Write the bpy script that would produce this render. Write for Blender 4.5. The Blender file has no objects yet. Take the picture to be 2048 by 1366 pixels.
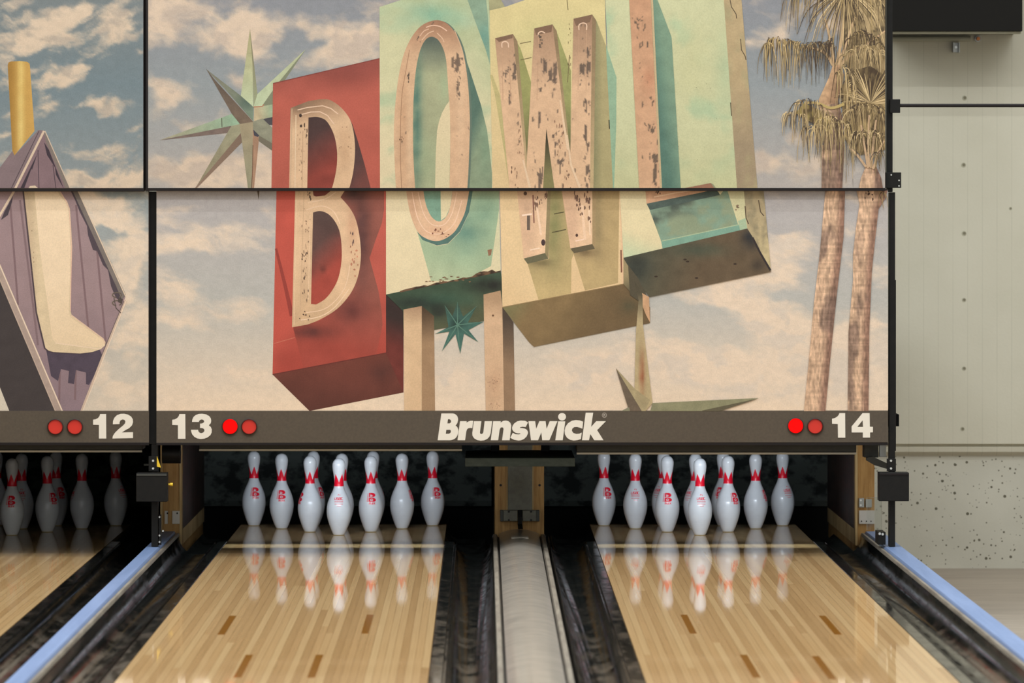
import bpy, bmesh, math, random
import numpy as np
from mathutils import Vector, Matrix
from mathutils.geometry import tessellate_polygon

sc = bpy.context.scene
COL = sc.collection
R = math.radians
# ------------------------------------------------------------------ camera, world, lights, exposure
FPX = 10127.0            # focal length in pixels of the 2048-wide frame
VX, VY = 965.0, 447.0    # vanishing point of the lanes
H = 1.545                # eye height above the lanes
cam = bpy.data.cameras.new('camera')
cam.sensor_width = 36.0
cam.lens = 36.0 * FPX / 2048.0
cam.shift_x = (1024 - VX) / 2048.0
cam.shift_y = -(683 - VY) / 2048.0
cam.clip_start, cam.clip_end = 0.1, 200
cam.dof.use_dof = True
cam.dof.focus_distance = 23.4
cam.dof.aperture_fstop = 4.5
camo = bpy.data.objects.new('camera', cam)
camo.location = (0, 0, H)
camo.rotation_euler = (R(90), 0, 0)
COL.objects.link(camo)
sc.camera = camo
sc.view_settings.view_transform = 'Standard'
sc.view_settings.look = 'None'
sc.view_settings.gamma = 1.0
sc.view_settings.use_curve_mapping = False
sc.view_settings.exposure = -0.38

world = bpy.data.worlds.new('world')
sc.world = world
world.use_nodes = True
world.node_tree.nodes['Background'].inputs[0].default_value = (0.95, 0.99, 1.0, 1)
_n, _l = world.node_tree.nodes, world.node_tree.links
_tc, _sx, _mr = _n.new('ShaderNodeTexCoord'), _n.new('ShaderNodeSeparateXYZ'), _n.new('ShaderNodeMapRange')
_l.new(_tc.outputs['Generated'], _sx.inputs[0])
_l.new(_sx.outputs['Z'], _mr.inputs[0])
for _i, _v in enumerate((0.42, 0.12, 0.85, 1.9)):
    _mr.inputs[_i + 1].default_value = _v
_l.new(_mr.outputs[0], _n['Background'].inputs[1])


def area(name, loc, target, sx, sy, power, color, spread=180):
    l = bpy.data.lights.new(name, 'AREA')
    l.shape = 'RECTANGLE'
    l.size, l.size_y, l.energy, l.color = sx, sy, power, color
    l.spread = R(spread)
    o = bpy.data.objects.new(name, l)
    o.location = loc
    d = Vector(target) - Vector(loc)
    q = d.to_track_quat('-Z', 'Y')
    o.rotation_euler = q.to_euler()
    COL.objects.link(o)
    return o


WARM = (0.97, 1.0, 0.99)
area('ceiling_light_field', (0, 16.0, 8.2), (0, 16.0, 0), 12.0, 8.0, 800, WARM)
area('ceiling_strip_light', (0, 21.02, 8.0), (0, 21.02, 0), 14.0, 0.10, 330, WARM)
area('ceiling_strip_light', (0, 17.90, 8.0), (0, 19.50, 0), 14.0, 0.10, 420, WARM)
COOL = (0.80, 0.90, 1.0)
LANES = {12: -2.333, 13: -0.712, 14: 1.078}
for n in (13, 14):
    area('pin_deck_light', (LANES[n], 24.00, 0.565), (LANES[n], 25.6, 0.24), 1.0, 0.05, 4.0, COOL, 76)
    area('lane_stripe_helper', (LANES[n], 24.27, 0.50), (LANES[n], 24.265, 0.0), 1.06, 0.26, 1.25, (.86, 1, 1.0), 20)  # extra lamp added to lay the bright stripe across the lane

# ------------------------------------------------------------------ helpers


def s2l(c):
    out = []
    for v in c[:3]:
        v = v / 255.0
        out.append(v / 12.92 if v <= 0.04045 else ((v + 0.055) / 1.055) ** 2.4)
    return tuple(out) + (1.0,)


def W(px, py, Y):
    """a point of the photograph on the upright plane at distance Y"""
    return Vector(((px - VX) * Y / FPX, Y, H - (py - VY) * Y / FPX))


def hashv(ix, iy, seed):
    n = (ix * 374761393 + iy * 668265263 + seed * 1442695041) & 0xffffffff
    n = ((n ^ (n >> 13)) * 1274126177) & 0xffffffff
    return ((n ^ (n >> 16)) & 0xffff) / 65535.0


def vnoise(x, y, seed=0):
    ix, iy = np.floor(x).astype(np.int64), np.floor(y).astype(np.int64)
    fx, fy = x - ix, y - iy
    fx, fy = fx * fx * (3 - 2 * fx), fy * fy * (3 - 2 * fy)
    a, b = hashv(ix, iy, seed), hashv(ix + 1, iy, seed)
    c, d = hashv(ix, iy + 1, seed), hashv(ix + 1, iy + 1, seed)
    return (a * (1 - fx) + b * fx) * (1 - fy) + (c * (1 - fx) + d * fx) * fy


def fbm(x, y, seed=0, octv=5, gain=0.5):
    s, a, t = 0, 1.0, 0
    for k in range(octv):
        s = s + a * vnoise(x * 2 ** k, y * 2 ** k, seed + 17 * k)
        t += a
        a *= gain
    return s / t


def sstep(a, b, x):
    t = np.clip((x - a) / (b - a), 0, 1)
    return t * t * (3 - 2 * t)


class MB:
    """collects shapes in world coordinates"""

    def __init__(s):
        s.bm = bmesh.new()

    def box(s, x0, x1, y0, y1, z0, z1, bev=0.0, mi=0):
        r = bmesh.ops.create_cube(s.bm, size=1.0)
        vs = r['verts']
        for v in vs:
            v.co = Vector(((x0 + x1) / 2 + v.co.x * (x1 - x0), (y0 + y1) / 2 + v.co.y * (y1 - y0), (z0 + z1) / 2 + v.co.z * (z1 - z0)))
        fs = set(f for v in vs for f in v.link_faces)
        for f in fs:
            f.material_index = mi
        if bev > 0:
            es = list(set(e for v in vs for e in v.link_edges))
            bmesh.ops.bevel(s.bm, geom=es, offset=bev, segments=2, profile=0.5, affect='EDGES')
        return s

    def cyl(s, a, b, r0, r1=None, seg=20):
        a, b = Vector(a), Vector(b)
        r1 = r0 if r1 is None else r1
        d = b - a
        m = Matrix.Translation((a + b) / 2) @ d.to_track_quat('Z', 'Y').to_matrix().to_4x4()
        bmesh.ops.create_cone(s.bm, cap_ends=True, segments=seg, radius1=r0, radius2=r1, depth=d.length, matrix=m)
        return s

    def prism(s, pts, axis, a, b):
        """closed outline pts (two coords) extruded along axis from a to b"""
        def P(p, t):
            if axis == 'y':
                return (p[0], t, p[1])
            if axis == 'x':
                return (t, p[0], p[1])
            return (p[0], p[1], t)
        v0 = [s.bm.verts.new(P(p, a)) for p in pts]
        v1 = [s.bm.verts.new(P(p, b)) for p in pts]
        n = len(pts)
        for i in range(n):
            s.bm.faces.new((v0[i], v0[(i + 1) % n], v1[(i + 1) % n], v1[i]))
        s.bm.faces.new(list(reversed(v0)))
        s.bm.faces.new(v1)
        return s

    def sheet(s, prof, ys):
        """open profile (x,z) swept along y values"""
        rows = [[s.bm.verts.new((p[0], y, p[1])) for p in prof] for y in ys]
        for r0, r1 in zip(rows, rows[1:]):
            for i in range(len(prof) - 1):
                s.bm.faces.new((r0[i], r0[i + 1], r1[i + 1], r1[i]))
        return s

    def lathe(s, prof, c=(0, 0, 0), seg=40):
        rows = []
        for r, z in prof:
            rows.append([s.bm.verts.new((c[0] + r * math.cos(2 * math.pi * k / seg), c[1] + r * math.sin(2 * math.pi * k / seg), c[2] + z)) for k in range(seg)])
        for a, b in zip(rows, rows[1:]):
            for k in range(seg):
                s.bm.faces.new((a[k], a[(k + 1) % seg], b[(k + 1) % seg], b[k]))
        s.bm.faces.new(list(reversed(rows[0])))
        s.bm.faces.new(rows[-1])
        return s

    def build(s, name, mat, parent=None, smooth=False, loc=None):
        bmesh.ops.recalc_face_normals(s.bm, faces=s.bm.faces[:])
        me = bpy.data.meshes.new(name)
        s.bm.to_mesh(me)
        s.bm.free()
        return link(name, me, mat, parent, smooth, loc)


def origin(o):
    v = Vector((0, 0, 0))
    while o is not None:
        v = v + o.location
        o = o.parent
    return v


def link(name, me, mat, parent=None, smooth=False, loc=None):
    for m in (mat if isinstance(mat, (list, tuple)) else [mat]):
        me.materials.append(m)
    o = bpy.data.objects.new(name, me)
    COL.objects.link(o)
    off = origin(parent)
    if loc is not None:
        o.location = Vector(loc) - off
        off = Vector(loc)
    me.transform(Matrix.Translation(-off))
    o.parent = parent
    if smooth:
        me.polygons.foreach_set('use_smooth', [True] * len(me.polygons))
        me.set_sharp_from_angle(angle=R(40))
    return o


def thing(name, label, cat, loc, group=None):
    o = bpy.data.objects.new(name, None)
    o.empty_display_size = 0.05
    COL.objects.link(o)
    o.location = loc
    return tag(o, label, cat, group)


def tag(o, label, cat, group=None):
    o['label'] = label
    o['category'] = cat
    if group:
        o['group'] = group
    return o


def struct(o):
    o['kind'] = 'structure'
    return o


def shape2d(name, polys, holes, Y, depth, mat, parent, label=None):
    """flat raised shape: outlines in photo pixels on plane Y, thickness towards the viewer"""
    cu = bpy.data.curves.new(name, 'CURVE')
    cu.dimensions = '2D'
    cu.fill_mode = 'BOTH'
    cu.extrude = depth / 2
    for p in list(polys) + list(holes):
        sp = cu.splines.new('POLY')
        sp.points.add(len(p) - 1)
        for i, q in enumerate(p):
            w = W(q[0], q[1], Y)
            sp.points[i].co = (w.x, w.z, 0, 1)
        sp.use_cyclic_u = True
    tmp = bpy.data.objects.new('tmp', cu)
    COL.objects.link(tmp)
    dg = bpy.context.evaluated_depsgraph_get()
    dg.update()
    me = bpy.data.meshes.new_from_object(tmp.evaluated_get(dg))
    bpy.data.objects.remove(tmp)
    bpy.data.curves.remove(cu)
    me.transform(Matrix(((1, 0, 0, 0), (0, 0, -1, Y - depth / 2), (0, 1, 0, 0), (0, 0, 0, 1))))
    me.materials.clear()
    me.name = name
    o = link(name, me, mat, parent)
    if label:
        o['label'] = label
    return o


# ------------------------------------------------------------------ materials


def mat(name, c, rough=0.6, spec=0.3, metal=0.0, noise=None, bump=None, emit=None, coat=0):
    """c in sRGB; noise = (scale xyz, second colour, low, high); bump = (scale, strength)"""
    m = bpy.data.materials.new(name)
    m.use_nodes = True
    nt = m.node_tree
    b = nt.nodes['Principled BSDF']
    b.inputs['Base Color'].default_value = s2l(c)
    b.inputs['Roughness'].default_value = rough
    b.inputs['Specular IOR Level'].default_value = spec
    b.inputs['Metallic'].default_value = metal
    b.inputs['Coat Weight'].default_value = coat
    tc = nt.nodes.new('ShaderNodeTexCoord')
    if noise:
        mp = nt.nodes.new('ShaderNodeMapping')
        mp.inputs['Scale'].default_value = noise[0]
        nt.links.new(tc.outputs['Object'], mp.inputs[0])
        nz = nt.nodes.new('ShaderNodeTexNoise')
        nz.inputs['Scale'].default_value = 1
        nz.inputs['Detail'].default_value = 6
        nz.inputs['Roughness'].default_value = 0.62
        nt.links.new(mp.outputs[0], nz.inputs[0])
        rp = nt.nodes.new('ShaderNodeValToRGB')
        rp.color_ramp.elements[0].position = noise[2]
        rp.color_ramp.elements[0].color = s2l(c)
        rp.color_ramp.elements[1].position = noise[3]
        rp.color_ramp.elements[1].color = s2l(noise[1])
        nt.links.new(nz.outputs[0], rp.inputs[0])
        nt.links.new(rp.outputs[0], b.inputs['Base Color'])
    if bump:
        mp2 = nt.nodes.new('ShaderNodeMapping')
        sc_ = bump[0] if isinstance(bump[0], tuple) else (bump[0],) * 3
        mp2.inputs['Scale'].default_value = sc_
        nt.links.new(tc.outputs['Object'], mp2.inputs[0])
        nb = nt.nodes.new('ShaderNodeTexNoise')
        nb.inputs['Scale'].default_value = 1
        nb.inputs['Detail'].default_value = 4
        nt.links.new(mp2.outputs[0], nb.inputs[0])
        bp = nt.nodes.new('ShaderNodeBump')
        bp.inputs['Strength'].default_value = bump[1]
        bp.inputs['Distance'].default_value = 0.004
        nt.links.new(nb.outputs[0], bp.inputs['Height'])
        nt.links.new(bp.outputs[0], b.inputs['Normal'])
    if emit:
        b.inputs['Emission Color'].default_value = s2l(emit[0])
        b.inputs['Emission Strength'].default_value = emit[1]
    return m


M = {}
M['black'] = mat('black_steel', (14, 13, 12), 0.5, 0.25, noise=((30, 30, 30), (22, 20, 18), .4, .7))
M['frame'] = mat('dark_frame', (22, 16, 17), 0.5, 0.25)
M['board'] = mat('mask_core', (60, 50, 45), 0.7, 0.2)
M['strip'] = mat('number_strip_brown', (80, 71, 62), 0.55, 0.25, noise=((90, 90, 90), (86, 77, 66), .35, .65))
M['digit'] = mat('digit_white', (228, 220, 208), 0.6, 0.2)
M['digit_grey'] = mat('mark_grey', (160, 150, 140), 0.6, 0.2)
M['lens_off'] = mat('red_lens_unlit', (206, 50, 38), 0.35, 0.3)
M['lens_on'] = mat('red_lens_lit', (60, 0, 0), 0.4, 0.1, emit=((255, 0, 0), 1.5))
M['bezel'] = mat('bezel_recess_shade', (48, 36, 32), 0.5, 0.3)  # dark colour paints the shade of the recess round the lens
M['ply'] = mat('plywood', (178, 138, 82), 0.55, 0.3, noise=((60, 4, 6), (140, 100, 52), .35, .7))
M['ply_edge'] = mat('plywood_pale_edge', (196, 168, 120), 0.55, 0.3, noise=((90, 6, 3), (150, 116, 70), .35, .7))
M['kick_plate'] = mat('kickback_brown_plate', (70, 48, 40), 0.45, 0.35, noise=((9, 5, 22), (36, 26, 24), .35, .7))
M['grey_metal'] = mat('grey_cover', (112, 110, 98), 0.5, 0.35, noise=((40, 40, 40), (98, 96, 86), .4, .7))
M['grey_dark'] = mat('dark_grey_box', (66, 66, 62), 0.5, 0.3)
M['steel'] = mat('galvanised_steel', (150, 150, 145), 0.35, 0.5, metal=0.8)
M['bolt'] = mat('bolt_zinc', (205, 205, 200), 0.3, 0.5, metal=0.6)
M['hood'] = mat('hood_grey_black', (44, 44, 40), 0.5, 0.35, noise=((14, 30, 30), (60, 60, 52), .4, .75))
M['hood_lip'] = mat('hood_aluminium_lip', (176, 172, 160), 0.4, 0.5)
M['green_beam'] = mat('beam_grey_green', (62, 70, 66), 0.6, 0.25, noise=((25, 40, 40), (78, 86, 80), .35, .7))
M['curtain'] = mat('pit_curtain', (70, 74, 70), 0.8, 0.15, noise=((9, 7, 12), (30, 33, 32), .46, .58), bump=((20, 20, 20), .4))
M['pit'] = mat('pit_black', (12, 12, 12), 0.9, 0.1)
M['yellow'] = mat('yellow_plastic', (235, 195, 50), 0.4, 0.4)
M['tag_white'] = mat('white_tag', (196, 190, 182), 0.5, 0.3)
M['blue_cap'] = mat('blue_cap', (128, 150, 192), 0.45, 0.3, noise=((30, 1.2, 30), (112, 134, 176), .35, .7))
M['rim'] = mat('worn_grey_rim', (150, 142, 130), 0.45, 0.35, noise=((40, 3, 40), (108, 100, 92), .35, .7))
M['cover'] = mat('return_track_grey', (176, 167, 156), 0.30, 0.5, noise=((7, 16, 7), (142, 136, 129), .35, .68), bump=((3, 26, 3), .05), coat=.4)
M['cover'].node_tree.nodes['Principled BSDF'].inputs['Coat Roughness'].default_value = .12
M['groove'] = mat('groove_black', (28, 26, 25), 0.6, 0.2)
M['bulk'] = mat('bulkhead_black', (20, 18, 15), 0.7, 0.2)
M['white_pipe'] = mat('pale_conduit', (172, 170, 152), 0.5, 0.3)
M['brass'] = mat('brass_fitting', (190, 120, 70), 0.35, 0.5, metal=0.7)
M['red_print'] = mat('red_pin_print', (240, 20, 50), 0.3, 0.4)
M['red_print_pale'] = mat('pale_red_pin_print', (226, 120, 126), 0.3, 0.4)
M['pin'] = mat('pin_white_plastic', (226, 228, 232), 0.22, 0.45, noise=((9, 9, 14), (214, 215, 220), .45, .8))
M['pin_base'] = mat('pin_base_nylon', (196, 182, 140), 0.5, 0.3)


def lane_material():
    m = bpy.data.materials.new('lane_maple')
    m.use_nodes = True
    nt = m.node_tree
    N, L = nt.nodes, nt.links
    b = N['Principled BSDF']
    tc = N.new('ShaderNodeTexCoord')
    sx = N.new('ShaderNodeSeparateXYZ')
    L.new(tc.outputs['Object'], sx.inputs[0])

    def math_(op, a, bb=None):
        n = N.new('ShaderNodeMath')
        n.operation = op
        for i, v in enumerate((a, bb)):
            if v is None:
                continue
            if isinstance(v, (int, float)):
                n.inputs[i].default_value = v
            else:
                L.new(v, n.inputs[i])
        return n.outputs[0]
    bw = 1.0541 / 39
    u = math_('DIVIDE', math_('ADD', sx.outputs[0], 10 * bw * 39 + 1.0541 / 2), bw)
    board = math_('FLOOR', u)
    wn0 = N.new('ShaderNodeTexWhiteNoise')
    wn0.noise_dimensions = '1D'
    L.new(board, wn0.inputs['W'])
    seg = math_('FLOOR', math_('ADD', math_('DIVIDE', sx.outputs[1], 9.0), math_('MULTIPLY', wn0.outputs[0], 7)))
    wn = N.new('ShaderNodeTexWhiteNoise')
    wn.noise_dimensions = '2D'
    cb = N.new('ShaderNodeCombineXYZ')
    L.new(board, cb.inputs[0])
    L.new(seg, cb.inputs[1])
    L.new(cb.outputs[0], wn.inputs['Vector'])
    ramp = N.new('ShaderNodeValToRGB')
    e = ramp.color_ramp.elements
    e[0].position, e[0].color = 0.0, s2l((188, 150, 104))
    e[1].position, e[1].color = 1.0, s2l((216, 182, 134))
    k = ramp.color_ramp.elements.new(0.5)
    k.color = s2l((204, 166, 118))
    L.new(wn.outputs[0], ramp.inputs[0])
    mp = N.new('ShaderNodeMapping')
    mp.inputs['Scale'].default_value = (150, 1.1, 1)
    L.new(tc.outputs['Object'], mp.inputs[0])
    nz = N.new('ShaderNodeTexNoise')
    nz.inputs['Scale'].default_value = 1
    nz.inputs['Detail'].default_value = 5
    L.new(mp.outputs[0], nz.inputs[0])
    mx = N.new('ShaderNodeMix')
    mx.data_type = 'RGBA'
    mx.blend_type = 'MULTIPLY'
    mx.inputs['Factor'].default_value = 0.16
    L.new(ramp.outputs[0], mx.inputs[6])
    rg = N.new('ShaderNodeValToRGB')
    rg.color_ramp.elements[0].position = .35
    rg.color_ramp.elements[0].color = (.45, .38, .3, 1)
    rg.color_ramp.elements[1].position = .6
    rg.color_ramp.elements[1].color = (1, 1, 1, 1)
    L.new(nz.outputs[0], rg.inputs[0])
    L.new(rg.outputs[0], mx.inputs[7])
    fr = math_('FRACT', u)
    ed = math_('LESS_THAN', math_('ABSOLUTE', math_('SUBTRACT', fr, 0.5)), 0.47)
    mx2 = N.new('ShaderNodeMix')
    mx2.data_type = 'RGBA'
    L.new(ed, mx2.inputs['Factor'])
    dk = N.new('ShaderNodeMix')
    dk.data_type = 'RGBA'
    dk.blend_type = 'MULTIPLY'
    dk.inputs['Factor'].default_value = 1
    L.new(mx.outputs[2], dk.inputs[6])
    dk.inputs[7].default_value = (.62, .56, .5, 1)
    L.new(dk.outputs[2], mx2.inputs[6])
    L.new(mx.outputs[2], mx2.inputs[7])
    L.new(mx2.outputs[2], b.inputs['Base Color'])
    b.inputs['Roughness'].default_value = 0.035
    b.inputs['IOR'].default_value = 1.14
    b.inputs['Specular IOR Level'].default_value = 0.5
    nb = N.new('ShaderNodeTexNoise')
    mp3 = N.new('ShaderNodeMapping')
    mp3.inputs['Scale'].default_value = (30, 3, 1)
    L.new(tc.outputs['Object'], mp3.inputs[0])
    nb.inputs['Scale'].default_value = 1
    L.new(mp3.outputs[0], nb.inputs[0])
    bp = N.new('ShaderNodeBump')
    bp.inputs['Strength'].default_value = .006
    bp.inputs['Distance'].default_value = .002
    L.new(nb.outputs[0], bp.inputs['Height'])
    L.new(bp.outputs[0], b.inputs['Normal'])
    return m


def gutter_material():
    m = mat('gutter_black_plastic', (22, 22, 21), 0.12, 0.4, noise=((30, 7, 30), (50, 48, 41), .50, .80))
    nt = m.node_tree
    b = nt.nodes['Principled BSDF']
    tc = nt.nodes.new('ShaderNodeTexCoord')
    mp = nt.nodes.new('ShaderNodeMapping')
    mp.inputs['Scale'].default_value = (14, 4, 14)
    nt.links.new(tc.outputs['Object'], mp.inputs[0])
    nz = nt.nodes.new('ShaderNodeTexNoise')
    nz.inputs['Scale'].default_value = 1
    nz.inputs['Detail'].default_value = 7
    nz.inputs['Roughness'].default_value = .65
    nt.links.new(mp.outputs[0], nz.inputs[0])
    mr = nt.nodes.new('ShaderNodeMapRange')
    for k, v in enumerate((.42, .72, .08, .26)):
        mr.inputs[k + 1].default_value = v
    nt.links.new(nz.outputs[0], mr.inputs[0])
    nt.links.new(mr.outputs[0], b.inputs['Roughness'])
    return m


def concrete_material(name, c1, c2, pits, boards=False):
    m = bpy.data.materials.new(name)
    m.use_nodes = True
    nt = m.node_tree
    N, L = nt.nodes, nt.links
    b = N['Principled BSDF']
    b.inputs['Roughness'].default_value = .85
    b.inputs['Specular IOR Level'].default_value = .2
    tc = N.new('ShaderNodeTexCoord')
    nz = N.new('ShaderNodeTexNoise')
    nz.inputs['Scale'].default_value = 2.2
    nz.inputs['Detail'].default_value = 8
    L.new(tc.outputs['Object'], nz.inputs[0])
    rp = N.new('ShaderNodeValToRGB')
    rp.color_ramp.elements[0].position, rp.color_ramp.elements[0].color = .35, s2l(c1)
    rp.color_ramp.elements[1].position, rp.color_ramp.elements[1].color = .68, s2l(c2)
    L.new(nz.outputs[0], rp.inputs[0])
    last = rp.outputs[0]

    def mul(mask, col):
        nonlocal last
        mx = N.new('ShaderNodeMix')
        mx.data_type = 'RGBA'
        L.new(mask, mx.inputs['Factor'])
        L.new(last, mx.inputs[6])
        mx.inputs[7].default_value = s2l(col)
        last = mx.outputs[2]
    # bug holes: small voronoi cells, only where a random value allows it
    for scale, size, keep, seed in pits:
        mp = N.new('ShaderNodeMapping')
        mp.inputs['Location'].default_value = (seed, seed, seed)
        mp.inputs['Scale'].default_value = (scale, 0.001, scale)
        L.new(tc.outputs['Object'], mp.inputs[0])
        vo = N.new('ShaderNodeTexVoronoi')
        vo.inputs['Scale'].default_value = 1
        L.new(mp.outputs[0], vo.inputs[0])
        sp = N.new('ShaderNodeSeparateColor')
        L.new(vo.outputs['Color'], sp.inputs[0])
        lim = N.new('ShaderNodeMath')
        lim.operation = 'MULTIPLY'
        L.new(sp.outputs[0], lim.inputs[0])
        lim.inputs[1].default_value = size
        c_ = N.new('ShaderNodeMath')
        c_.operation = 'LESS_THAN'
        L.new(vo.outputs['Distance'], c_.inputs[0])
        L.new(lim.outputs[0], c_.inputs[1])
        k_ = N.new('ShaderNodeMath')
        k_.operation = 'LESS_THAN'
        L.new(sp.outputs[1], k_.inputs[0])
        k_.inputs[1].default_value = keep
        a_ = N.new('ShaderNodeMath')
        a_.operation = 'MULTIPLY'
        L.new(c_.outputs[0], a_.inputs[0])
        L.new(k_.outputs[0], a_.inputs[1])
        mul(a_.outputs[0], (104, 100, 86))
    if boards:
        sx = N.new('ShaderNodeSeparateXYZ')
        L.new(tc.outputs['Object'], sx.inputs[0])
        d = N.new('ShaderNodeMath')
        d.operation = 'DIVIDE'
        L.new(sx.outputs[0], d.inputs[0])
        d.inputs[1].default_value = .0785
        f = N.new('ShaderNodeMath')
        f.operation = 'FRACT'
        L.new(d.outputs[0], f.inputs[0])
        l_ = N.new('ShaderNodeMath')
        l_.operation = 'LESS_THAN'
        L.new(f.outputs[0], l_.inputs[0])
        l_.inputs[1].default_value = .030
        n2 = N.new('ShaderNodeTexNoise')
        n2.inputs['Scale'].default_value = 3.1
        L.new(tc.outputs['Object'], n2.inputs[0])
        g_ = N.new('ShaderNodeMath')
        g_.operation = 'MULTIPLY'
        L.new(l_.outputs[0], g_.inputs[0])
        L.new(n2.outputs[0], g_.inputs[1])
        mul(g_.outputs[0], (176, 173, 156))
    L.new(last, b.inputs['Base Color'])
    nb = N.new('ShaderNodeTexNoise')
    nb.inputs['Scale'].default_value = 60
    nb.inputs['Detail'].default_value = 5
    L.new(tc.outputs['Object'], nb.inputs[0])
    bp = N.new('ShaderNodeBump')
    bp.inputs['Strength'].default_value = .25
    bp.inputs['Distance'].default_value = .003
    L.new(nb.outputs[0], bp.inputs['Height'])
    L.new(bp.outputs[0], b.inputs['Normal'])
    return m


def ink_material():
    m = bpy.data.materials.new('printed_vinyl')
    m.use_nodes = True
    nt = m.node_tree
    N, L = nt.nodes, nt.links
    b = N['Principled BSDF']
    b.inputs['Roughness'].default_value = .6
    b.inputs['Specular IOR Level'].default_value = .12
    at = N.new('ShaderNodeAttribute')
    at.attribute_name = 'ink'
    tc = N.new('ShaderNodeTexCoord')
    nz = N.new('ShaderNodeTexNoise')
    nz.inputs['Scale'].default_value = 170
    nz.inputs['Detail'].default_value = 2
    L.new(tc.outputs['Object'], nz.inputs[0])
    mr = N.new('ShaderNodeMapRange')
    mr.inputs[1].default_value, mr.inputs[2].default_value = .3, .7
    mr.inputs[3].default_value, mr.inputs[4].default_value = .93, 1.06
    L.new(nz.outputs[0], mr.inputs[0])
    mx = N.new('ShaderNodeVectorMath')
    mx.operation = 'SCALE'
    L.new(at.outputs['Color'], mx.inputs[0])
    L.new(mr.outputs[0], mx.inputs['Scale'])
    L.new(mx.outputs[0], b.inputs['Base Color'])
    return m


M['lane'] = lane_material()
M['gutter'] = gutter_material()
M['conc_up'] = concrete_material('painted_concrete', (203, 198, 180), (211, 206, 189), [(22, .10, .10, 3.3)], True)
M['conc_low'] = concrete_material('bare_concrete', (194, 191, 178), (206, 203, 190), [(17, .24, .13, 1.7), (30, .26, .17, 5.1), (60, .30, .14, 8.1)])
M['floor'] = mat('concrete_floor', (176, 164, 150), .5, .3, noise=((1.4, 5, 1), (156, 144, 132), .35, .7))
M['ink'] = ink_material()

# ------------------------------------------------------------------ the room
YB = 27.05
wp = [(27.09, -0.3), (27.09, .302), (27.055, .325), (27.05, .35), (27.075, .354), (27.075, .364), (27.05, .368), (27.05, 4.6), (27.4, 4.6), (27.4, -.3)]
mb = MB()
mb.prism(wp, 'x', -4.4, 6.0)
wall = struct(mb.build('wall_back', [M['conc_up'], M['conc_low']]))
for p in wall.data.polygons:
    p.material_index = 1 if p.center.z < 0.305 else 0
holes = [(1929, 196, 4), (1927, 330, 4), (1928, 467, 4), (1928, 600, 3.5), (1928, 737, 3.5), (1925, 858, 3.5), (2021, 417, 2.6)]
M['hole'] = mat('tie_hole_shade', (128, 122, 104), .9, .1)
M['hole_rim'] = mat('tie_hole_filler', (176, 172, 152), .9, .1)
for hx, hy, hr in holes:
    c = W(hx, hy, 27.05)
    r = hr / 374.4
    h_ = MB()
    h_.cyl((c.x, 27.052, c.z), (c.x, 27.0488, c.z), r * 1.35, r * 1.15, 18)
    t = h_.build('tie_hole', M['hole_rim'], wall)
    h_ = MB()
    h_.cyl((c.x + r * .15, 27.05, c.z + r * .1), (c.x + r * .15, 27.0482, c.z + r * .1), r * .8, r * .75, 14)
    h_.build('hole_shade_disc', M['hole'], t)  # raised disc, its darker colour paints the shade inside the hole
fl = MB()
fl.box(-4.4, 6.0, 6, 27.0898, -.5, -.3)
struct(fl.build('floor', M['floor']))
fb = MB()
fb.box(-4.4, 1.95, 8, 26.1, -.3, -.11)
struct(fb.build('floor_lane_foundation', M['pit']))
wr = MB()
wr.box(6.0, 6.2, 6, 27.05, -.3, 4.6)
struct(wr.build('wall_right', M['conc_up']))
mc = MB()
mc.box(-3.4, 1.93, 24.72, 27.0, .66, 1.3)
mc.box(-3.4, 1.93, 23.46, 24.72, .605, .66)
struct(mc.build('pit_light_blocker', M['pit']))  # unseen slab added above the pits to keep room light out
pf = MB()
pf.box(-4.4, 1.95, 26.1, 27.0, -.3, -.2)
struct(pf.build('floor_pit', M['pit']))

wq = MB()
wq.box(-3.4, 1.93, 26.86, 26.99, -.2, .66)
struct(wq.build('pit_dark_backing', M['pit']))  # black sheet added so the gap under the curtain stays dark
wq = MB()
wq.box(-3.4, -3.16, 23.6, 26.86, -.109, .66)
struct(wq.build('pit_side_light_blocker', M['pit']))  # added out of view, stops light entering the pits from the left
wl = MB()
wl.box(-4.6, -4.4, 6, 27.05, -.3, 4.6)
struct(wl.build('wall_left', M['conc_up']))

# ------------------------------------------------------------------ lanes, gutters, caps
Y0, YE = 12.0, 26.02
LW = 1.0541
lane_lbl = {12: 'maple bowling lane at the left edge, its far end in darkness',
            13: 'glossy maple bowling lane left of the grey centre cover, under number 13',
            14: 'glossy maple bowling lane right of the grey centre cover, under number 14'}
M['marker'] = mat('lane_marker_brown', (168, 112, 46), .06, .5)
marks = {13: [(454, 1250, 20), (735, 1248, 20), (487, 1332, 20), (631, 1332, 20)], 14: [(1377, 1248, 20), (1660, 1250, 20), (1500, 1332, 20), (1648, 1335, 20)]}
for n, xc in LANES.items():
    t = thing('bowling_lane', lane_lbl[n], 'bowling lane', (xc, 18, 0), 'bowling lanes')
    b = MB()
    b.box(xc - LW / 2, xc + LW / 2, Y0, YE, -.11, 0)
    b.build('lane_boards', M['lane'], t)
    for (mx_, my_, _) in marks.get(n, []):
        Yc = FPX * H / (my_ - VY)
        X = (mx_ - VX) * Yc / FPX
        k = MB()
        k.box(X - .0135, X + .0135, Yc - .46, Yc + .46, -.001, .0004)
        k.build('lane_marker', M['marker'], t)


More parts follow.
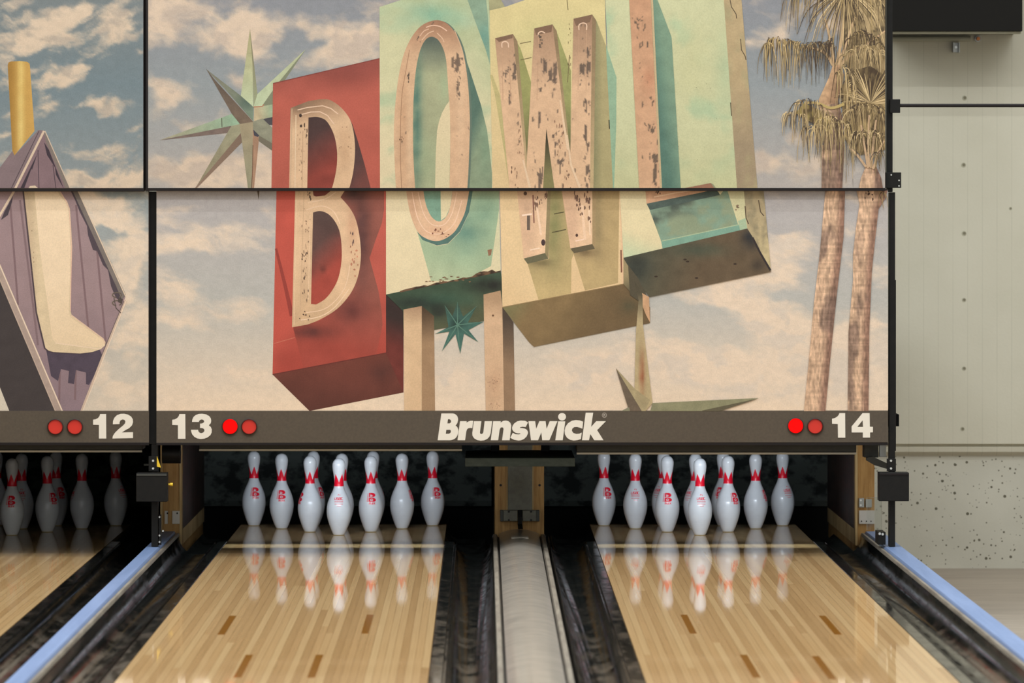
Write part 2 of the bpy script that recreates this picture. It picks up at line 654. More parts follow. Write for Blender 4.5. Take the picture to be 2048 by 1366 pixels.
def gutter(xa, dirn, label, z_end):
    """xa: lane edge; dirn +1 when the gutter lies to the right of it"""
    pr = [(0, -.004), (.004, 0.0), (.046, -.001), (.050, -.012), (.056, -.012), (.060, -.003)]
    for k in range(13):
        a = math.pi * k / 12
        pr.append((.145 - .085 * math.cos(a), .016 * (k / 12) ** 3 - .004 - .062 * math.sin(a)))
    pr += [(.2305, .030)]
    top = [(xa + dirn * x, z) for x, z in pr]
    bot = [(x, -.109) for x in (top[-1][0], top[0][0])]
    g = MB()
    g.prism(top + bot, 'y', Y0, 24.60)
    # flat gutter that drops away beside the pins
    w = .200
    flat = [(xa, -.02), (xa + dirn * .03, -.06), (xa + dirn * .06, -.075), (xa + dirn * (w - .03), -.075), (xa + dirn * w, -.05), (xa + dirn * w, -.1095), (xa, -.1095)]
    g.prism(flat, 'y', 24.6001, YE)
    o = g.build('gutter', M['gutter'], None, True, (xa + dirn * .117, 18, -.08))
    tag(o, label, 'gutter', 'black gutters')
    return o


gutter(LANES[12] + LW / 2, 1, 'scuffed black gutter along the right edge of the dark-ended leftmost lane', 0)
gutter(LANES[13] - LW / 2, -1, 'scuffed black gutter between the left blue capping and the lane under number 13', 0)
gutter(LANES[13] + LW / 2, 1, 'scuffed black gutter touching the left side of the grey centre cover', 0)
gutter(LANES[14] - LW / 2, -1, 'scuffed black gutter touching the right side of the grey centre cover', 0)
gutter(LANES[14] + LW / 2, 1, 'scuffed black gutter between the lane under number 14 and the right blue capping', 0)


def capping(x0, x1, rim_side, label):
    t = thing('division_capping', label, 'capping strip', ((x0 + x1) / 2, 18, -.1), 'blue capping strips')
    c = MB()
    c.prism([(x0, -.1095), (x0, .042), (x0 + .006, .050), (x1 - .006, .050), (x1, .042), (x1, -.1095)], 'y', Y0, 24.595)
    c.build('blue_cap', M['blue_cap'], t, True)
    a = x1 + .0003 if rim_side > 0 else x0 - .0193
    c = MB()
    c.prism([(a, -.1095), (a, .034), (a + .004, .042), (a + .015, .042), (a + .019, .034), (a + .019, -.1095)], 'y', Y0, 24.595)
    c.build('rim', M['rim'], t, True)


capping(-1.560, -1.491, 1, 'pale blue capping strip at left, under the black post beside number 13')
capping(1.857, 1.945, -1, 'pale blue capping strip at right, beside the bare concrete floor')

# centre cover over the ball track
CX0, CX1 = .0475, .3085
t = thing('ball_return_cover', 'wide worn grey arched cover strip running up between the two bright lanes', 'ball return cover', ((CX0 + CX1) / 2, 18, -.1))
pr = [(CX0 + .034, .024)]
for k in range(11):
    u = k / 10
    pr.append((CX0 + .034 + u * (CX1 - CX0 - .068), .030 + .022 * math.sin(math.pi * u) ** .8))
c = MB()
c.prism([(CX0 + .034, -.1095)] + pr[1:] + [(CX1 - .034, -.1095)], 'y', Y0, 24.74)
c.build('track_cover', M['cover'], t, True)
for a, b_ in ((CX0, CX0 + .026), (CX1 - .026, CX1)):
    c = MB()
    c.prism([(a, -.1095), (a, .016), (a + .005, .027), (b_ - .005, .027), (b_, .016), (b_, -.1095)], 'y', Y0, 24.74)
    c.build('side_rail', M['rim'], t, True)
for a, b_ in ((CX0 + .026, CX0 + .034), (CX1 - .034, CX1 - .026)):
    c = MB()
    c.box(a, b_, Y0, 24.74, -.1095, .012)
    c.build('groove', M['groove'], t)
c = MB()
c.box(CX0 + .09, CX1 - .09, 24.05, 24.16, .049, .0535, .001)
c.build('pale_bar', M['tag_white'], t)  # small pale bar lying on the cover

# ------------------------------------------------------------------ pins
IN = .0254
prof_in = [(0, 1.015), (.05, 1.08), (.75, 1.414), (1.5, 1.70), (2.25, 1.953), (3.375, 2.255), (4.5, 2.383), (5.2, 2.36), (5.875, 2.282), (6.6, 2.08), (7.25, 1.852),
           (8.0, 1.53), (8.625, 1.236), (9.0, 1.09), (9.375, .983), (10, .899), (10.4, .903), (10.875, .935), (11.75, 1.047), (12.2, 1.13), (12.625, 1.203), (13.1, 1.255), (13.5, 1.273),
           (13.9, 1.245), (14.25, 1.13), (14.55, .96), (14.8, .68), (14.93, .4), (14.985, .18), (15, .04)]
pz = np.array([a for a, _ in prof_in]) * IN
prr = np.array([b for _, b in prof_in]) * IN


def catmull(xs, ys, xq):
    out = []
    for q in xq:
        i = int(np.clip(np.searchsorted(xs, q) - 1, 0, len(xs) - 2))
        h = xs[i + 1] - xs[i]
        def sl(j):
            if j <= 0:
                return (ys[1] - ys[0]) / (xs[1] - xs[0])
            if j >= len(xs) - 1:
                return (ys[-1] - ys[-2]) / (xs[-1] - xs[-2])
            return (ys[j + 1] - ys[j - 1]) / (xs[j + 1] - xs[j - 1])
        u = (q - xs[i]) / h
        m0, m1 = sl(i) * h, sl(i + 1) * h
        out.append((2 * u**3 - 3 * u**2 + 1) * ys[i] + (u**3 - 2 * u**2 + u) * m0 + (-2 * u**3 + 3 * u**2) * ys[i + 1] + (u**3 - u**2) * m1)
    return out


def prad(z):
    return float(catmull(pz, prr, [z])[0])


def wrap(polys, off, cz=0.0, sub=.004):
    """flat pieces (angle-arc metres, height metres) laid on the pin's skin, facing -y"""
    bm = bmesh.new()
    for p in polys:
        tris = tessellate_polygon([[Vector((q[0], q[1], 0)) for q in p]])
        vs = [bm.verts.new((q[0], q[1], 0)) for q in p]
        for a in tris:
            try:
                bm.faces.new([vs[i] for i in a])
            except ValueError:
                pass
    xs = [v.co.x for v in bm.verts]
    ys = [v.co.y for v in bm.verts]
    for ax, lo, hi in ((0, min(xs), max(xs)), (1, min(ys), max(ys))):
        t = lo + sub
        while t < hi:
            n = Vector((1, 0, 0)) if ax == 0 else Vector((0, 1, 0))
            bmesh.ops.bisect_plane(bm, geom=bm.verts[:] + bm.edges[:] + bm.faces[:], plane_co=n * t, plane_no=n)
            t += sub
    for v in bm.verts:
        z = v.co.y
        r = prad(z)
        r0 = prad(cz) if cz else r
        a = v.co.x / r0
        v.co = Vector(((r + off) * math.sin(a), -(r + off) * math.cos(a), z))
    bmesh.ops.recalc_face_normals(bm, faces=bm.faces[:])
    return bm


def bm_link(name, bm, m, parent):
    me = bpy.data.meshes.new(name)
    bm.to_mesh(me)
    bm.free()
    return link(name, me, m, parent, True)


pin0 = bpy.data.objects.new('bowling_pin', None)
pin0.empty_display_size = .05
COL.objects.link(pin0)
zs = sorted(set(list(np.linspace(.0015, 14.2 * IN, 60)) + list(np.linspace(14.2 * IN, 15 * IN, 14)) + [.0]))
b = MB()
b.lathe(list(zip(catmull(pz, prr, zs), zs)), seg=48)
b.build('pin_body', M['pin'], pin0, True)
# neck crown: solid ring with six points
rn = prad(9.9 * IN)
per = 2 * math.pi * rn
nt_ = 5
pts = []
for k in range(nt_):
    a0 = -per / 2 + per * k / nt_
    pts += [(a0, 10.3 * IN), (a0 + per / nt_ / 2, 12.0 * IN)]
polys = []
for k in range(nt_):
    a0, a1 = -per / 2 + per * k / nt_, -per / 2 + per * (k + 1) / nt_
    polys.append([(a0, 9.55 * IN), (a1, 9.55 * IN), (a1, 10.3 * IN), ((a0 + a1) / 2, 11.95 * IN), (a0, 10.3 * IN)])
bm_link('neck_crown_print', wrap(polys, .0004, 9.9 * IN, .003), M['red_print'], pin0)


def xf(pp, cx, cz, s):
    return [(cx + x * s, cz + y * s) for x, y in pp]


def arcpts(cx, cy, rx, ry, a0, a1, n=10):
    return [(cx + rx * math.cos(R(a0 + (a1 - a0) * k / n)), cy + ry * math.sin(R(a0 + (a1 - a0) * k / n))) for k in range(n + 1)]


# B emblem: stacked half-moons, a bar of small letters at left and a short word beneath
S = .0160
Bp = []
Bp.append([(-.75, 1.45)] + [(-.75, .12), (.35, .12)] + arcpts(.35, .785, 1.15, .665, -90, 90, 10))
Bp.append([(-.75, -.02), (-.75, -1.35), (.3, -1.35)] + arcpts(.3, -.685, 1.15, .665, -90, 90, 10))
for k in range(9):
    y = -1.3 + k * .3
    Bp.append([(-1.25, y), (-.92, y), (-.92, y + .17), (-1.25, y + .17)])
x = -.3
for wd in (.42, .26, .30):     # "max" strokes
    pass
mxs = []


def bar(x0, y0, x1, y1, w):
    d = Vector((x1 - x0, y1 - y0))
    n = Vector((-d.y, d.x)).normalized() * w / 2
    return [(x0 + n.x, y0 + n.y), (x0 - n.x, y0 - n.y), (x1 - n.x, y1 - n.y), (x1 + n.x, y1 + n.y)]


for p in ((-.55, -2.1, -.55, -1.5), (-.55, -1.56, -.15, -1.56), (-.33, -2.1, -.33, -1.55), (-.1, -2.1, -.1, -1.5),
          (.12, -2.05, .45, -2.05), (.12, -1.8, .45, -1.8), (.12, -1.55, .45, -1.55), (.15, -2.1, .15, -1.8), (.45, -2.1, .45, -1.5),
          (.65, -2.1, 1.05, -1.5), (.65, -1.5, 1.05, -2.1)):
    Bp.append(bar(*p, .16))
CZ = 6.85 * IN
dec = bm_link('emblem_print', wrap([xf(p, .001, CZ, S) for p in Bp], .0004, CZ, .004), M['red_print'], pin0)
Wp = [[(-.25, .4), (-.05, .55), (0, 1.2), (.15, .6), (.4, 1.05), (.35, .5), (.75, .8), (.55, .35), (-.1, .3)]]
Wp.append(arcpts(.35, -.7, .42, .36, 0, 330, 12) + arcpts(.35, -.7, .24, .2, 330, 0, 12))
bm_link('emblem_crown', wrap([xf(p, -.002, CZ, S) for p in Wp], .0008, CZ, .004), M['pin'], dec)
# round seal on the other side: letters over lines
Up = []


def letters(cx, y0, y1, w, word):
    n = len(word)
    st = w / n
    for i, chx in enumerate(word):
        x0 = cx - w / 2 + i * st
        x1 = x0 + st * .78
        ym = (y0 + y1) / 2
        t_ = .12
        segs = {'U': ['l', 'r', 'b'], 'S': ['t', 'm', 'b', 'ul', 'lr'], 'B': ['l', 'r', 't', 'm', 'b'], 'C': ['l', 't', 'b']}.get(chx, ['l', 'b'])
        for g in segs:
            Up.append({'l': bar(x0, y0, x0, y1, t_), 'r': bar(x1, y0, x1, y1, t_), 't': bar(x0, y1, x1, y1, t_), 'm': bar(x0, ym, x1, ym, t_),
                       'b': bar(x0, y0, x1, y0, t_), 'ul': bar(x0, ym, x0, y1, t_), 'lr': bar(x1, y0, x1, ym, t_)}[g])


letters(0, .25, .75, 2.1, 'USBC')
Up.append(bar(-.3, 1.2, -.05, 1.45, .15))
Up.append(bar(.3, 1.1, .2, 1.4, .15))
U2 = [bar(-.95 + .24 * k, -.15, -.8 + .24 * k, -.15, .3) for k in range(8)] + [bar(-.85 + .24 * k, -.7, -.7 + .24 * k, -.7, .2) for k in range(7)] + [bar(-.4, -1.1, .4, -1.1, .12)]


def flipwrap(polys, m, name):
    bm = wrap([xf(p, 0, 6.75 * IN, .0225) for p in polys], .0004, 6.75 * IN, .004)
    bmesh.ops.rotate(bm, verts=bm.verts[:], cent=(0, 0, 0), matrix=Matrix.Rotation(math.pi, 3, 'Z'))
    return bm_link(name, bm, m, pin0)


flipwrap(Up, M['red_print'], 'seal_print')
flipwrap(U2, M['red_print_pale'], 'seal_small_print')
b = MB()
b.lathe([(1.02 * IN, -.0002), (1.10 * IN, .0012), (1.12 * IN, .0045), (1.10 * IN, .0050)], seg=48)
b.build('base_ring', M['pin_base'], pin0, True)

PY = 25.90          # back row
ROW = .2640
SP = .3048
spots = {1: (0, 3), 2: (-.5, 2), 3: (.5, 2), 4: (-1, 1), 5: (0, 1), 6: (1, 1), 7: (-1.5, 0), 8: (-.5, 0), 9: (.5, 0), 10: (1.5, 0)}
# spot -> (turn of the emblem in degrees from facing the viewer, label)
PINS = {
    13: {1: (182, 'foremost pin of the left lit rack, faint red seal on its belly'),
         2: (-72, 'plain-bellied bright pin just left of the foremost one, left lit rack'),
         3: (2, 'bright pin with front emblem, just right of the left lit rack\'s foremost pin'),
         4: (-3, 'second pin from the left in the left lit rack, emblem facing front'),
         5: (120, 'bright pin mostly hidden directly behind the left lit rack\'s foremost pin'),
         6: (68, 'second pin from the right in the left lit rack, emblem at its edge'),
         7: (6, 'bright pin at the left end of the back row, in the left lit rack'),
         8: (50, 'half hidden back pin, behind the plain-bellied pin of the left lit rack'),
         9: (100, 'half hidden back pin, behind the right neighbour of the left rack\'s foremost pin'),
         10: (22, 'bright pin at the right end of the back row, in the left lit rack')},
    14: {1: (187, 'foremost pin of the right lit rack, faint red seal on its belly'),
         2: (-4, 'bright pin with front emblem, just left of the right lit rack\'s foremost pin'),
         3: (36, 'bright pin, emblem turned right, just right of the right rack\'s foremost pin'),
         4: (180, 'second pin from the left in the right lit rack, faint red seal'),
         5: (130, 'bright pin half hidden behind the left side of the right rack\'s foremost pin'),
         6: (64, 'second pin from the right in the right lit rack, emblem at its edge'),
         7: (17, 'bright pin at the left end of the back row, in the right lit rack'),
         8: (140, 'half hidden back pin, behind the left neighbour of the right rack\'s foremost pin'),
         9: (-28, 'half hidden back pin of the right lit rack, emblem at its left side'),
         10: (212, 'bright pin at the right end of the back row, in the right lit rack')},
    12: {1: (-4, 'dim pin nearest the viewer at the left edge, red emblem facing front'),
         3: (38, 'dim pin at left, emblem turned right, third pin from the black post'),
         5: (184, 'dim pin at left with a faint seal, half hidden behind the foremost dim pin'),
         6: (112, 'dim plain pin at left, second from the black post'),
         8: (90, 'dim pin cut off by the left edge of the photo'),
         9: (30, 'dim pin at left half hidden behind the pin with the turned emblem'),
         10: (230, 'dim pin nearest the black post at left, darkest of the row')}}
first = True
for n in (13, 14, 12):
    for k, (rot, lab) in PINS[n].items():
        u, r_ = spots[k]
        if first:
            o = pin0
        else:
            o = pin0.copy()
            COL.objects.link(o)
            for ch in pin0.children:
                c_ = ch.copy()
                COL.objects.link(c_)
                c_.parent = o
                for g in ch.children:
                    d_ = g.copy()
                    COL.objects.link(d_)
                    d_.parent = c_
        o.location = (LANES[n] + u * SP, PY - r_ * ROW, .0004)
        o.rotation_euler = (0, 0, R(rot))
        tag(o, lab, 'bowling pin', {13: 'lit pins under number 13', 14: 'lit pins under number 14', 12: 'dim pins under number 12'}[n])
        first = False

# ------------------------------------------------------------------ pit, kickbacks, hoods
for n, lab in ((12, 'black pit curtain in darkness behind the dim pins'), (13, 'scuffed black pit curtain behind the pins under number 13'),
               (14, 'scuffed black pit curtain behind the pins under number 14')):
    xc = LANES[n]
    c = MB()
    prf = []
    x0, x1 = xc - .76, xc + .76
    c.prism([(26.78, .05), (26.76, .08), (26.74, .3), (26.75, .655), (26.80, .655), (26.80, .05)], 'x', x0, x1)
    o = c.build('pit_curtain', M['curtain'], None, False, (xc, 26.77, .05))
    tag(o, lab, 'pit curtain', 'pit curtains')


def kickback(x0, x1, front, label, inner):
    """side wall between pits; inner = sides carrying a brown wear plate"""
    t = thing('kickback', label, 'kickback wall', ((x0 + x1) / 2, front, -.1), 'wooden kickback walls')
    c = MB()
    c.box(x0 + .012, x1 - .012, front, 26.7, -.109, .655, .002)
    c.build('plywood_core', M['ply'], t)
    for s in inner:
        xa, xb = (x0, x0 + .0119) if s < 0 else (x1 - .0119, x1)
        c = MB()
        c.box(xa, xb, front - .006, front + .075, -.02, .655, .001)
        c.build('pale_edge', M['ply_edge'], t)
        c = MB()
        c.box(xa, xb, front + .0755, 26.6, .055, .60, .001)
        c.build('wear_plate', M['kick_plate'], t)
        c = MB()
        c.box(xa, xb, front + .0755, 26.6, -.02, .0548, .001)
        c.build('kick_rail', M['ply_edge'], t)
    return t


kl = kickback(-1.566, -1.462, 24.62, 'plywood kickback wall with brown plate behind the black post left of the lit pins', (1, -1))
for x0, x1 in ((-1.545, -1.53), (-1.508, -1.472)):
    c = MB()
    c.box(x0, x1, 24.610, 24.6199, .085, .148, .001)
    tg = c.build('tag_plate', M['tag_white'], kl)
    c = MB()
    c.cyl(((x0 + x1) / 2 + .006, 24.612, .137), ((x0 + x1) / 2 + .006, 24.608, .137), .004)
    c.build('rivet', M['black'], tg)
kr = kickback(1.812, 1.918, 24.62, 'plywood kickback wall with white tags beside the right-hand black post', (-1,))
c = MB()
c.box(1.83, 1.905, 24.608, 24.6199, .085, .150, .001)
tg = c.build('tag_plate', M['tag_white'], kr)
for x in (1.842, 1.866, 1.888):
    c = MB()
    c.cyl((x, 24.610, .098), (x, 24.606, .098), .0032)
    c.build('rivet', M['black'], tg)
c = MB()
c.box(1.829, 1.855, 24.606, 24.6199, .165, .21, .001)
hg = c.build('hinge_plate', M['steel'], kr)
for z in (.176, .2):
    c = MB()
    c.cyl((1.838, 24.608, z), (1.838, 24.602, z), .005)
    c.build('screw', M['bolt'], hg)
c = MB()
c.box(1.862, 1.892, 24.606, 24.6199, .165, .205, .001)
c.build('hinge_plate', M['steel'], kr)
kc = kickback(.049, .313, 24.75, 'plywood centre kickback with grey cover plate between the two lit pin decks', ())
c = MB()
c.box(.1245, .2425, 24.722, 24.7499, .146, .655, .002)
c.build('cover_plate', M['grey_metal'], kc)
for x0, x1 in ((.117, .1245), (.2425, .25)):
    c = MB()
    c.box(x0, x1, 24.738, 24.7499, .146, .655, .001)
    c.build('pale_batten', M['ply_edge'], kc)
for s, (x0, x1) in ((-1, (.102, .171)), (1, (.1955, .262))):
    c = MB()
    c.box(x0, x1, 24.705, 24.7499, .092, .1455, .003)
    bx = c.build('connector_box', M['grey_metal'], kc)
    c = MB()
    if s < 0:
        c.box(x0 - .016, x0, 24.708, 24.7499, .091, .146, .002)
    else:
        c.box(x1, x1 + .016, 24.708, 24.7499, .091, .146, .002)
    c.build('end_cap', M['grey_dark'], bx)
    for z in (.098, .139):
        c = MB()
        c.cyl(((x0 + x1) / 2 + s * .008, 24.706, z), ((x0 + x1) / 2 + s * .008, 24.700, z), .005)
        c.build('screw', M['black'], bx)
for k in range(3):
    x = .176 + k * .0075
    c = MB()
    pts = [(x, 24.73, .15), (x + .001, 24.715, .11), (x - .001, 24.71, .08), (x + .002, 24.725, .055)]
    for p, q in zip(pts, pts[1:]):
        c.cyl(p, q, .0042, seg=10)
    c.build('cable', M['black'], kc, True)
for x in (.089, .279):
    c = MB()
    c.cyl((x, 24.7505, .266), (x, 24.7485, .266), .006)
    c.build('screw_hole', M['black'], kc)

# cross beam under the mask, in front of the centre kickback
t = thing('cross_beam', 'dark grey-green beam hanging under the middle of the masking panel', 'beam', (.18, 24.0, .417))
c = MB()
c.box(-.081, .429, 23.50, 24.32, .417, .457, .003)
c.build('beam_body', M['green_beam'], t)
for x in (.06, .30):
    c = MB()
    c.box(x - .02, x + .02, 24.15, 24.28, .457, .60, .002)
    c.build('hanger', M['black'], t)


def hood(x0, x1, zl, label):
    t = thing('deck_light_hood', label, 'light hood', ((x0 + x1) / 2, 23.65, .5), 'hoods over the pin decks')
    c = MB()
    c.box(x0, x1, 23.50, 23.74, zl + .005, .60, .003)
    c.build('hood_body', M['hood'], t)
    c = MB()
    c.box(x0, x1, 23.496, 23.506, zl - .005, zl + .0045, .001)
    c.build('hood_lip', M['hood_lip'], t)
    c = MB()
    c.box(x0 + .01, x1 - .01, 23.488, 23.4999, zl + .042, .599, .002)
    c.build('hood_flange', M['black'], t)
    c = MB()
    c.cyl((x0 + .12, 23.751, .56), (x1 - .12, 23.751, .56), .011)
    c.build('lamp_tube', M['tag_white'], t)
    return t


hood(-1.315, -.095, .494, 'dark grey hood with pale lower lip over the pins under number 13')
hood(.437, 1.735, .478, 'dark grey hood with pale lower lip over the pins under number 14')
hood(-3.1, -1.58, .488, 'dark grey hood with pale lower lip over the dim pins at left')

# ------------------------------------------------------------------ posts
YP = 23.40


def rect(px0, px1, py0, py1, y0, y1, m, name, par, bev=.001):
    a, b_ = W(px0, py1, YP), W(px1, py0, YP)
    c = MB()
    c.box(a.x, b_.x, y0, y1, a.z, b_.z, bev)
    return c.build(name, m, par)


def screws(pts, par, y, r=.006):
    for px, py in pts:
        p = W(px, py, YP)
        c = MB()
        c.cyl((p.x, y, p.z), (p.x, y - .004, p.z), r, r * .8, 12)
        c.build('screw', M['bolt'], par)


p = W(1784, 1092, YP)
t = thing('masking_post', 'tall black steel post at the right end of the masking panels', 'post', (p.x, YP, .03), 'black masking posts')
rect(1773, 1785, -260, 384, 23.39, 23.45, M['black'], 'upper_post', t)
rect(1778, 1790, 384.5, 1093, 23.39, 23.45, M['black'], 'lower_post', t)
k = rect(1779, 1799, 199, 226, 23.36, 23.3899, M['black'], 'rail_bracket', t)
k = rect(1768, 1801, 345, 376, 23.36, 23.3899, M['black'], 'hinge_bracket', t)
screws([(1796.5, 361), (1796.5, 372), (1781, 350)], k, 23.36, .004)
k = rect(1773, 1791, 917, 942, 23.372, 23.3899, M['black'], 'bolt_plate', t)
screws([(1781, 921), (1781, 936.5)], k, 23.372)
k = rect(1754.5, 1814.5, 943, 1000, 23.30, 23.3899, M['black'], 'sensor_box', t, .003)
rect(1756, 1813, 944.5, 948.5, 23.297, 23.2999, M['frame'], 'box_rim', k, .0005)
rect(1788.5, 1792, 560, 902, 23.40, 23.44, M['frame'], 'edge_angle', t)
glass = mat('clear_acrylic', (235, 238, 236), 0.04, 0.5)
glass.node_tree.nodes['Principled BSDF'].inputs['Transmission Weight'].default_value = 1.0
glass.node_tree.nodes['Principled BSDF'].inputs['IOR'].default_value = 1.3
k = rect(1741, 1771, 1000, 1066, 23.62, 23.624, glass, 'clear_guard', t)
k = rect(1757, 1772, 1065, 1090, 23.42, 23.60, M['black'], 'foot_bracket', t)
screws([(1760, 1068), (1766, 1069)], k, 23.42, .007)

p = W(310, 1096, YP)
t = thing('masking_post', 'black steel post left of number 13, standing on the blue capping', 'post', (p.x, YP, .03), 'black masking posts')
rect(296.5, 314, 383, 888, 23.39, 23.45, M['black'], 'upper_post', t)
rect(285, 298, -260, 382.5, 23.39, 23.45, M['black'], 'top_mullion', t)
rect(303, 316, 888.5, 1093, 23.39, 23.45, M['black'], 'lower_post', t)
k = rect(298, 318, 912, 942, 23.372, 23.3899, M['black'], 'bolt_plate', t)
screws([(307, 921), (307, 936.5)], k, 23.372)
k = rect(275, 337, 944, 1001.5, 23.30, 23.3899, M['black'], 'sensor_box', t, .003)
rect(276, 336, 946, 949.5, 23.297, 23.2999, M['grey_dark'], 'box_rim', k, .0005)
c = MB()
a = W(337, 969, 23.33)
c.cyl((a.x, 23.33, a.z), (a.x + .009, 23.33, a.z), .005)
c.cyl((a.x + .008, 23.33, a.z), (a.x + .020, 23.33, a.z), .0075)
c.build('yellow_knob', M['yellow'], k, True)
a = [W(314, 912, 23.36), W(322, 935, 23.36), W(314, 933, 23.36)]
c = MB()
c.prism([(q.x, q.z) for q in a], 'y', 23.355, 23.36)
c.build('yellow_tab', M['yellow'], t)
k = rect(317, 322, 1030, 1090, 23.40, 23.44, M['black'], 'foot_bracket', t)
screws([(319, 1034), (319, 1071), (319, 1084), (326, 1062)], k, 23.40, .005)
k = rect(286, 318, 929, 933, 23.46, 23.48, M['hood'], 'cross_plate', t)

# motor block and brackets hanging below the mask, left and right
t = thing('pivot_motor', 'black rounded motor hanging under the mask just right of the left post', 'motor', (-1.44, 23.6, .5))
c = MB()
a = W(342, 908, 23.6)
c.cyl((a.x - .04, 23.6, a.z), (a.x + .045, 23.6, a.z), .044, seg=28)
c.build('motor_body', M['black'], t, True)
c = MB()
c.box(a.x - .05, a.x + .05, 23.58, 23.65, a.z + .044, .598, .002)
c.build('motor_bracket', M['hood'], t)
t = thing('pivot_bracket', 'black square bracket with grey arm under the mask at lower right, beside the post', 'bracket', (1.83, 23.6, .5))
a, b_ = W(1728, 915, 23.56), W(1757, 888, 23.56)
c = MB()
c.box(a.x, b_.x, 23.56, 23.66, a.z, .598, .002)
c.build('bracket_block', M['hood'], t)
a, b_ = W(1733, 929, 23.52), W(1773, 914, 23.52)
c = MB()
c.prism([(q.x, q.z) for q in (W(1733, 915, 23.52), W(1733, 921, 23.52), W(1748, 930, 23.52), W(1775, 938, 23.52), W(1775, 927, 23.52), W(1745, 913, 23.52))], 'y', 23.50, 23.559)
c.build('bracket_arm', M['grey_dark'], t)
a, b_ = W(1758.5, 918, 23.6), W(1772, 888, 23.6)
c = MB()
c.box(a.x, b_.x, 23.585, 23.62, b_.z - .06, .598, .001)
c.build('bracket_plate', M['steel'], t)

# rail from the right post
a = W(1799, 211, 23.375)
c = MB()
c.cyl((a.x, 23.375, a.z), (6.0, 23.375, a.z), .0082, seg=16)
o = c.build('support_rail', M['frame'], None, True, (a.x, 23.375, a.z))
tag(o, 'thin black horizontal rail running right from the post across the concrete wall', 'rail')

# upper right bulkhead, conduit, bracket, fitting
a, b_ = W(1779, 62.5, 26.6), W(2045, -330, 26.6)
t = thing('bulkhead', 'large flat black box at the upper right corner, hung against the concrete wall', 'bulkhead', ((a.x + b_.x) / 2, 26.8, a.z))
c = MB()
c.box(a.x, b_.x, 26.6, 27.049, a.z, b_.z, .004)
c.build('box_casing', M['bulk'], t)
c = MB()
c.box(a.x, b_.x - .005, 26.62, 26.68, a.z - .012, a.z - .0001, .002)
c.build('plaster_ledge', M['hole_rim'], t)
a, b_ = W(1786, 77, 27.0), W(1942, 77, 27.0)
c = MB()
c.cyl((a.x, 27.03, a.z), (b_.x, 27.03, a.z), .0150, seg=20)
o = c.build('conduit', M['white_pipe'], None, True, (a.x, 27.03, a.z))
tag(o, 'pale conduit along the concrete wall just under the black box', 'conduit')
a = W(1913, 94, 27.0)
t = thing('wall_bracket', 'small galvanised bracket fixed to the concrete wall below the pale conduit', 'bracket', (a.x, 27.04, a.z))
c = MB()
c.box(a.x - .018, a.x + .018, 27.04, 27.0499, a.z - .028, a.z + .024, .001)
c.box(a.x - .018, a.x - .012, 27.0, 27.0399, a.z - .028, a.z + .024)
c.box(a.x + .012, a.x + .018, 27.0, 27.0399, a.z - .028, a.z + .024)
c.build('channel', M['steel'], t)
c = MB()
c.cyl((a.x, 27.0399, a.z), (a.x, 27.025, a.z), .007)
c.build('bolt', M['bolt'], t)
a = W(1957, 77, 27.0)
t = thing('pipe_fitting', 'small round brass fitting on the concrete wall right of the pale conduit', 'fitting', (a.x, 27.04, a.z))
c = MB()
c.cyl((a.x, 27.0499, a.z), (a.x, 27.03, a.z), .017)
c.build('flange', M['steel'], t)
c = MB()
c.cyl((a.x, 27.0299, a.z), (a.x, 27.0, a.z), .011, .009)
c.build('nipple', M['brass'], t)

# ------------------------------------------------------------------ the printed masking panels
YL, YU = 23.35, 23.317
rnd = random.Random(5)


def smooth(pts, n=4, closed=True):
    out = []
    N = len(pts)
    for i in range(N if closed else N - 1):
        if closed:
            p0, p1, p2, p3 = pts[i - 1], pts[i], pts[(i + 1) % N], pts[(i + 2) % N]
        else:
            p0, p1, p2, p3 = pts[max(i - 1, 0)], pts[i], pts[i + 1], pts[min(i + 2, N - 1)]
        for k in range(n):
            t = k / n
            out.append(tuple(0.5 * (2 * p1[j] + (p2[j] - p0[j]) * t + (2 * p0[j] - 5 * p1[j] + 4 * p2[j] - p3[j]) * t * t + (3 * p1[j] - p0[j] - 3 * p2[j] + p3[j]) * t ** 3) for j in (0, 1)))
    if not closed:
        out.append(pts[-1])
    return out


def G(base, *mods):
    """print colour as a function of place on the print; mods blend towards other inks"""
    def f(x, y):
        c = np.empty(x.shape + (3,))
        c[:] = base
        for m in mods:
            if m[0] == 'lin':
                _, x0, y0, x1, y1, c2 = m
                d2 = (x1 - x0) ** 2 + (y1 - y0) ** 2
                t = np.clip(((x - x0) * (x1 - x0) + (y - y0) * (y1 - y0)) / d2, 0, 1)
            elif m[0] == 'blob':
                _, cx, cy, rx, ry, c2, amt = m
                q = ((x - cx) / rx) ** 2 + ((y - cy) / ry) ** 2
                t = amt * np.exp(-q) * (0.55 + 0.9 * fbm(x / 18 + 7, y / 18, 9, 3))
                t = np.clip(t, 0, 1)
            elif m[0] == 'patch':        # irregular patches of a second ink
                _, sx, sy, lo, hi, c2, seed = m
                t = sstep(lo, hi, fbm(x / sx, y / sy, seed, 5))
            elif m[0] == 'peel':         # flaked paint, streaky, inside soft windows
                _, wins, sx, sy, c2, seed = m
                win = np.zeros(x.shape)
                for cx, cy, rx, ry, am in wins:
                    win = np.maximum(win, am * np.exp(-(((x - cx) / rx) ** 2 + ((y - cy) / ry) ** 2)))
                q = fbm(x / sx, y / sy, seed, 4, .55) + .45 * win
                t = sstep(.79, .84, q) * (.75 + .25 * fbm(x / 3, y / 3, seed + 2, 2))
            elif m[0] == 'noise':
                _, s, amp, seed = m
                c = c * (1 + amp * (fbm(x / s, y / s, seed, 4) - .5))[..., None]
                continue
            t = t[..., None]
            c = c * (1 - t) + np.array(c2, float) * t
        return c
    return f


